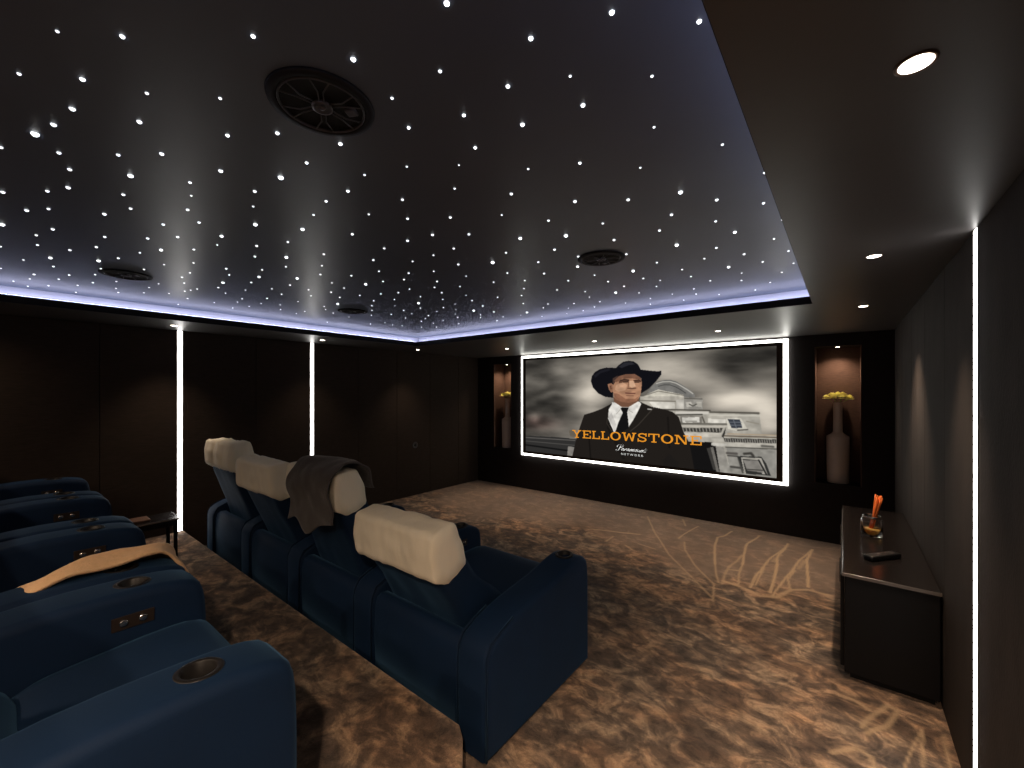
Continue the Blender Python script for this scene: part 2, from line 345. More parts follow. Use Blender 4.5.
# ---------------------------------------------------------------- stars
STARS = [(-1.314,0.094,2),(-1.223,0.183,3),(-1.562,0.049,2),(-1.467,0.147,3),(-1.406,0.257,2),(-1.641,0.145,2),(-1.78,0.12,2),(-1.888,0.09,4),(-1.571,0.271,4),(-2.075,0.028,1),(-1.977,0.145,2),(-2.095,0.179,2),(-2.285,0.191,2),(-2.534,0.039,2),(-2.388,0.145,2),(-1.844,0.266,2),(-1.987,0.319,4),(-2.199,0.332,2),(-2.342,0.376,2),(-2.71,0.106,2),(-2.617,0.162,2),(-2.503,0.317,2),(-3.027,0.045,3),(-2.928,0.195,2),(-3.102,0.152,2),(-2.871,0.365,2),(-2.729,0.502,1),(-3.106,0.363,1),(-3.305,0.166,1),(-3.284,0.281,1),(-3.043,0.527,1),(-3.562,0.228,3),(-3.739,0.134,1),(-3.265,0.471,1),(-3.421,0.409,3),(-3.791,0.255,1),(-3.627,0.443,1),(-4.1,0.055,1),(-3.438,0.615,2),(-3.617,0.661,3),(-4.141,0.193,2),(-4.33,0.183,1),(-3.988,0.338,1),(-4.187,0.306,1),(-4.509,0.116,1),(-4.131,0.465,2),(-4.502,0.279,1),(-4.32,0.408,1),(-3.962,0.562,1),(-4.003,0.745,1),(-4.226,0.597,1),(-4.633,0.429,1),(-4.384,0.633,1),(-4.243,0.758,1),(-4.64,0.187,1),(-3.838,0.443,1),(-3.489,0.046,1),(-1.001,0.359,3),(-0.889,0.528,3),(-0.616,0.567,3),(-0.369,0.789,4),(-0.534,0.737,3),(-0.236,0.921,3),(-1.28,0.381,2),(-0.927,0.661,2),(-0.759,0.677,2),(-0.663,0.817,4),(-0.523,0.885,2),(-0.367,1.009,2),(-0.549,0.996,3),(-0.433,1.207,2),(-0.215,1.205,2),(-0.828,0.826,3),(-1.448,0.45,4),(-1.319,0.538,3),(-1.725,0.352,2),(-1.698,0.507,2),(-1.582,0.657,4),(-1.88,0.465,2),(-1.413,0.669,3),(-1.769,0.64,2),(-2.002,0.499,0),(-1.918,0.688,0),(-2.168,0.528,2),(-0.993,0.765,3),(-1.223,0.683,3),(-1.331,0.834,2),(-1.169,0.893,1),(-1.487,0.861,2),(-1.635,0.852,2),(-1.383,1.035,2),(-1.804,0.884,1),(-1.517,1.163,2),(-1.611,1.03,0),(-2.004,0.93,4),(-1.876,1.109,2),(-1.577,1.358,2),(-0.725,0.96,4),(-0.91,0.958,3),(-1.023,0.997,0),(-0.854,1.163,2),(-0.696,1.241,3),(-1.154,1.102,2),(-1.012,1.268,2),(-0.851,1.478,2),(-1.166,1.394,0),(-1.039,1.569,2),(-1.359,1.272,2),(-0.297,1.424,2),(-0.548,1.396,2),(-0.218,1.698,2),(-0.494,1.663,4),(-0.677,1.597,2),(-0.587,1.849,2),(-0.4,1.819,2),(-0.258,1.97,2),(-0.689,1.994,2),(-0.454,2.045,2),(-0.863,1.75,1),(-0.413,2.242,3),(-2.29,0.6,1),(-2.446,0.505,2),(-2.588,0.59,2),(-2.405,0.722,3),(-2.566,0.751,0),(-2.118,0.769,4),(-2.894,0.588,3),(-2.746,0.696,1),(-2.42,0.885,2),(-2.232,0.961,2),(-3.212,0.667,1),(-2.617,0.948,1),(-2.492,1.065,4),(-3.032,0.767,1),(-2.683,1.144,1),(-3.015,0.93,1),(-2.869,1.08,2),(-3.16,0.992,2),(-3.301,0.816,1),(-3.472,0.815,1),(-3.06,1.133,3),(-2.896,1.308,3),(-3.42,1.035,3),(-3.255,1.156,1),(-3.813,0.761,1),(-3.118,1.358,1),(-3.606,1.062,1),(-3.534,1.215,1),(-3.337,1.323,1),(-4.123,0.886,2),(-3.767,1.157,1),(-3.778,0.978,1),(-3.934,0.94,1),(-3.458,1.442,1),(-4.224,1.028,2),(-3.887,1.311,2),(-3.706,1.433,1),(-4.244,1.22,0),(-4.058,1.335,0),(-3.635,1.648,1),(-3.895,1.612,1),(-4.573,1.047,1),(-4.184,1.468,0),(-4.112,1.706,0),(-4.019,1.886,2),(-4.196,1.887,1),(-3.152,1.507,1),(-3.644,0.868,1),(-3.857,0.958,1),(-4.378,1.402,0),(-3.97,1.486,0),(-1.928,1.325,2),(-1.738,1.332,2),(-2.272,1.171,1),(-2.148,1.403,2),(-1.808,1.564,1),(-1.99,1.562,1),(-2.489,1.27,1),(-2.32,1.556,1),(-2.206,1.7,1),(-2.047,1.773,1),(-2.55,1.501,1),(-2.681,1.359,1),(-2.357,1.777,1),(-2.511,1.716,1),(-2.825,1.514,1),(-2.673,1.684,4),(-2.217,1.95,1),(-2.894,1.645,2),(-2.357,2.049,1),(-2.542,1.967,1),(-3.089,1.65,1),(-2.844,1.924,2),(-2.701,1.984,1),(-2.439,2.193,2),(-3.016,1.848,1),(-3.208,1.786,1),(-3.336,1.614,1),(-2.928,2.111,1),(-2.677,2.18,1),(-2.883,2.326,4),(-3.104,2.031,1),(-3.46,1.908,3),(-3.297,2.139,1),(-3.657,1.887,1),(-3.136,2.267,0),(-3.036,2.47,1),(-2.855,2.587,1),(-3.245,2.444,1),(-3.479,2.258,1),(-3.511,2.494,1),(-3.276,2.768,2),(-3.325,2.6,0),(-3.891,2.098,1),(-3.702,2.396,2),(-3.042,2.673,0),(-3.784,1.967,0),(-3.974,2.313,0),(-3.425,2.854,0),(-3.596,2.94,1),(-3.565,2.708,0),(-4.455,2.334,1),(-4.185,2.697,2),(-3.994,2.754,0),(-3.596,3.11,0),(-4.026,3.008,0),(-3.775,3.313,2),(-4.045,2.892,0),(-3.923,3.21,0),(-3.374,3.053,0),(-1.433,1.464,2),(-1.27,1.663,3),(-1.462,1.785,2),(-1.072,1.774,4),(-1.638,1.558,2),(-1.225,1.909,2),(-1.633,1.869,4),(-1.418,2.033,2),(-1.821,1.77,2),(-1.704,2.095,1),(-1.965,1.981,0),(-1.525,2.251,2),(-1.92,2.207,2),(-1.725,2.31,1),(-1.492,2.5,2),(-2.194,2.149,1),(-1.865,2.487,1),(-1.693,2.673,2),(-2.355,2.373,0),(-2.013,2.653,1),(-2.201,2.58,1),(-2.609,2.357,0),(-2.452,2.543,1),(-2.663,2.55,0),(-2.182,2.9,1),(-2.025,3.05,1),(-1.838,3.174,1),(-2.528,2.759,1),(-2.845,2.734,0),(-2.735,2.859,3),(-2.152,3.164,1),(-2.632,3.03,1),(-2.396,3.247,3),(-3.003,2.878,0),(-2.837,3.063,1),(-3.115,3.02,0),(-2.732,3.289,0),(-2.927,3.421,2),(-2.538,3.333,0),(-3.397,3.31,0),(-1.932,3.508,1),(-1.981,3.319,0),(-2.943,3.179,0),(-2.406,3.515,0),(-2.129,3.541,0),(-0.912,1.975,2),(-0.952,2.221,2),(-1.182,2.089,2),(-1.28,2.256,3),(-1.051,2.557,3),(-0.872,2.478,1),(-0.687,2.248,4),(-0.632,2.576,1),(-0.798,2.719,1),(-1.064,2.765,1),(-1.287,2.491,1),(-1.288,2.694,1),(-0.993,2.887,0),(-1.071,3.037,1),(-0.799,2.918,1),(-0.725,3.111,1),(-1.252,2.881,1),(-1.554,2.853,1),(-1.383,3.027,3),(-1.246,3.149,1),(-1.616,3.038,0),(-0.878,3.279,1),(-0.91,3.462,1),(-1.63,3.251,2),(-1.248,3.396,1),(-1.767,3.417,1),(-1.479,3.435,0),(-1.33,3.619,1),(-1.058,3.351,0),(-1.051,3.627,0),(-0.774,3.597,0),(-0.535,2.423,2),(-0.277,2.46,2),(-0.217,2.212,1),(-0.438,2.63,2),(-0.239,2.722,1),(-0.558,2.843,3),(-0.378,2.852,1),(-0.238,2.998,1),(-0.315,3.178,2),(-0.52,3.037,1),(-0.555,3.235,1),(-0.408,3.421,1),(-0.525,3.602,1)]
STARS.sort(key=lambda s: (-s[2], s[0]**2+s[1]**2))
def dome(bm, r, x=0, y=0, z=0, n=8):
    lathe(bm, [(r,z), (r*.92,z-r*.35), (r*.6,z-r*.7), (0,z-r*.85)], n, x, y)
star_me = {}
for k, r in ((0,.0040), (1,.0055), (2,.0062), (3,.0080), (4,.0090)):
    bm = bmesh.new(); dome(bm, r, n=8 if k < 3 else 12)
    o = obj('ceiling_star', bm, M['star_b'] if k >= 3 else M['star_e']); star_me[k] = o.data; bpy.data.objects.remove(o)
for x, y, k in STARS[:300]:
    o = bpy.data.objects.new('ceiling_star', star_me[k]); C.objects.link(o); o.location = (x, y, ZSTAR-.0005)
    s = (.85+.3*random.random()) * (.62 if math.hypot(x, y) < 1.6 else 1.0); o.scale = (s, s, s)
    if k >= 3:
        tag(o, 'larger brighter pinpoint star light set in the dark ceiling', 'star light', 'brighter star lights in the ceiling')
    else:
        tag(o, 'small pinpoint star light set in the dark ceiling', 'star light', 'small star lights in the ceiling')
bm = bmesh.new()
for x, y, k in STARS[300:]: dome(bm, .005, x, y, ZSTAR)
tag(obj('distant_ceiling_stars', bm, M['star_e']), 'faintest scattered pinpoint lights in the dark ceiling', 'star lights', kind='stuff')

# ---------------------------------------------------------------- ceiling speakers
def make_speaker(loc, label, rz):
    t = thing('ceiling_speaker', label, 'ceiling speaker', loc, rz, 'round speakers in the star ceiling')
    bm = bmesh.new(); lathe(bm, [(.134,0), (.132,-.006), (.112,-.009), (.108,-.004), (.108,0)], 48, closed=True); obj('outer_ring', bm, M['spk'], t, True)
    bm = bmesh.new(); lathe(bm, [(.108,-.008), (.106,-.0105), (.1035,-.008), (.1035,-.002), (.108,-.002)], 48, closed=True); obj('inner_rim', bm, M['spkr'], t, True)
    bm = bmesh.new(); lathe(bm, [(.103,-.003), (.06,-.0012), (.03,-.001), (0,-.0012)], 40); obj('cone', bm, M['black'], t, True)
    bm = bmesh.new(); lathe(bm, [(.026,-.003), (.026,-.011), (.018,-.013), (.016,-.009), (0,-.0095)], 28)
    lathe(bm, [(.008,-.0095), (.006,-.013), (0,-.0135)], 12); obj('tweeter_hub', bm, M['spkr'], t, True)
    for k in range(6):
        a = k*PI/3; bm = bmesh.new()
        p = [Vector((r*math.cos(a+d), r*math.sin(a+d), z)) for r, d, z in ((.024,-.25,-.006), (.062,-.10,-.009), (.104,-.22,-.007))]
        q = [Vector((r*math.cos(a+d), r*math.sin(a+d), z)) for r, d, z in ((.024,.25,-.006), (.062,.10,-.009), (.104,.22,-.007))]
        tube(bm, p, .0018, 6); tube(bm, q, .0018, 6); obj('spoke', bm, M['spkr'], t, True)
    bm = bmesh.new(); box(bm, .052, .082, .018, .044, -.012, -.004, .003); obj('crossover_tab', bm, M['spkr'], t)
make_speaker((-1.095, .56, ZSTAR-.0005), 'largest-looking round black ceiling speaker, nearest the viewer', .5)
make_speaker((-1.095, 2.20, ZSTAR-.0005), 'round black ceiling speaker nearest the screen and the right side', 1.3)
make_speaker((-3.68, .57, ZSTAR-.0005), 'round black ceiling speaker at the far left above the back row', .2)
make_speaker((-3.66, 2.17, ZSTAR-.0005), 'smallest-looking ceiling speaker, above the second light strip on the left wall', .9)

# ---------------------------------------------------------------- downlights
def downlight(x, y, label, energy, z=ZS, r=.026, size=100, group='recessed ceiling spotlights', mesh=True, blend=.8):
    t = thing('downlight', label, 'downlight', (x, y, z), 0, group)
    bm = bmesh.new(); lathe(bm, [(r+.007,0), (r+.0065,-.003), (r+.002,-.003), (r,-.001), (r,.0)], 32, closed=True); obj('bezel', bm, M['bezel'], t, True)
    bm = bmesh.new(); lathe(bm, [(r,-.002), (r*.7,-.0045), (0,-.0055)], 28); obj('lens', bm, M['lamp'], t, True)
    l = bpy.data.lights.new('spot', 'SPOT'); l.energy = energy; l.spot_size = math.radians(size); l.spot_blend = blend
    l.color = (1, .74, .52); l.shadow_soft_size = .03
    o = bpy.data.objects.new('beam', l); C.objects.link(o); o.parent = t; o.location = (0,0,-.012)
    return t
DW = 62
downlight(.108, 1.117, 'largest-looking bright recessed spotlight, near the top right', DW*2.2, size=92, blend=1.0)
downlight(.108, 2.579, 'second bright recessed spotlight along the right side', DW*1.5, size=68, blend=1.0)
downlight(.108, 4.03, 'farthest recessed spotlight along the right side, nearest the screen wall', DW*1.6, size=84)
downlight(-1.03, 4.735, 'recessed spotlight above the right half of the screen', DW*1.1, size=70)
downlight(-2.44, 4.72, 'recessed spotlight above the middle of the screen', DW*1.1, size=70)
downlight(-3.87, 4.75, 'recessed spotlight above the left edge of the screen', DW*1.2, size=70)
downlight(-5.0, 1.114, 'recessed spotlight just left of the first light strip', DW*.4, size=84)
downlight(-5.0, 2.56, 'recessed spotlight just right of the second light strip', DW*.25, size=84)
downlight(-5.0, 4.02, 'recessed spotlight left of the screen in the corner of the ceiling border', DW*.35, size=84)
for x, y, en in ((.108, -.345, 4.6), (-1.03, -1.4, 2.8), (-2.44, -1.4, 2.0), (-3.87, -1.4, 1.1), (-5.0, -.345, .25)):  # unseen wide spots added behind the viewer as fill for the seat backs
    downlight(x, y, 'unseen fill spotlight added in the ceiling border behind the back row', DW*en, size=158, blend=1.0)
downlight((NICHES[0][0]+NICHES[0][1])/2, YF+.13, 'small spotlight over the vase in the left niche', 22, NZ1, .02, 125, 'niche spotlights')
downlight((NICHES[1][0]+NICHES[1][1])/2, YF+.13, 'small spotlight over the vase in the right niche', 22, NZ1, .02, 125, 'niche spotlights')

# ---------------------------------------------------------------- vertical LED strips on the walls
def wall_led(x, y, sgn, z0, label, wd=.05):
    t = thing('led_wall_strip', label, 'light strip', (x, y, z0), 0, 'vertical light strips on the side walls')
    bm = bmesh.new(); h = ZS-z0-.004; a, b = sorted((sgn*.0005, sgn*.003))
    box(bm, a, b, -wd/2-.006, -wd/2, 0, h); box(bm, a, b, wd/2, wd/2+.006, 0, h); obj('metal_channel', bm, M['edge'], t)
    a, b = sorted((sgn*.0005, sgn*.005))
    bm = bmesh.new(); box(bm, a, b, -wd/2+.0005, wd/2-.0005, .001, h-.001, .003); obj('diffuser', bm, M['led'], t)
wall_led(XL, 1.245, 1, ZR+.004, 'glowing vertical light strip on the left wall behind the side table', .042)
wall_led(XL, 2.615, 1, .004, 'glowing vertical light strip on the left wall above the middle front seats', .042)
wall_led(XR, 2.384, -1, .004, 'glowing vertical light strip on the right wall beside the cabinet', .05)

# small round outlet on the left wall
t = thing('wall_outlet', 'small round black outlet low on the left wall', 'outlet', (XL+.0006, 4.27, .80))
bm = bmesh.new(); lathe(bm, [(.05,0), (.05,.006), (.042,.008), (.038,.004), (0,.004)], 28); bm.transform(Matrix.Rotation(PI/2, 4, 'Y')); obj('faceplate', bm, M['spkr'], t, True)
bm = bmesh.new(); lathe(bm, [(.02,.0045), (.02,.009), (0,.009)], 16); bm.transform(Matrix.Rotation(PI/2, 4, 'Y')); obj('socket', bm, M['black'], t, True)

# ---------------------------------------------------------------- the screen
PX0, PX1, PZ0, PZ1 = -4.228, -.616, .652, 2.184
scr = thing('projection_screen', 'wide wall screen showing a man in a black hat before a stone building', 'screen', ((PX0+PX1)/2, YF, (PZ0+PZ1)/2))
PW, PH = PX1-PX0, PZ1-PZ0
YP = -.05                                   # picture plane, relative to the wall
bm = bmesh.new(); box(bm, -PW/2-.06, PW/2+.06, -.040, -.0005, -PH/2-.038, PH/2+.038); obj('backing_board', bm, M['black'], scr)
def ring(bm, w, h, iw, ih, y0, y1, bev=0):
    box(bm, -w/2, -iw/2, y0, y1, -h/2, h/2, bev); box(bm, iw/2, w/2, y0, y1, -h/2, h/2, bev)
    box(bm, -iw/2, iw/2, y0, y1, ih/2, h/2, bev); box(bm, -iw/2, iw/2, y0, y1, -h/2, -ih/2, bev)
bm = bmesh.new(); ring(bm, PW+.124, PH+.078, PW+.002, PH+.002, -.056, -.041); obj('screen_frame', bm, mat('dark_screen_frame', (.05,.038,.030), .6, .3, var=.1, vscale=20), scr)
def halo(x0, x1, z0, z1):
    bm = bmesh.new(); box(bm, x0, x1, -.030, -.001, z0, z1, .004); obj('halo_strip', bm, M['led_screen'], scr)
oW, oH, iW, iH = 3.835, 1.685, PW+.128, PH+.082
halo(-oW/2, -iW/2, -oH/2, oH/2); halo(iW/2, oW/2, -oH/2, oH/2)
halo(-iW/2+.001, iW/2-.001, iH/2, oH/2); halo(-iW/2+.001, iW/2-.001, -oH/2, -iH/2)

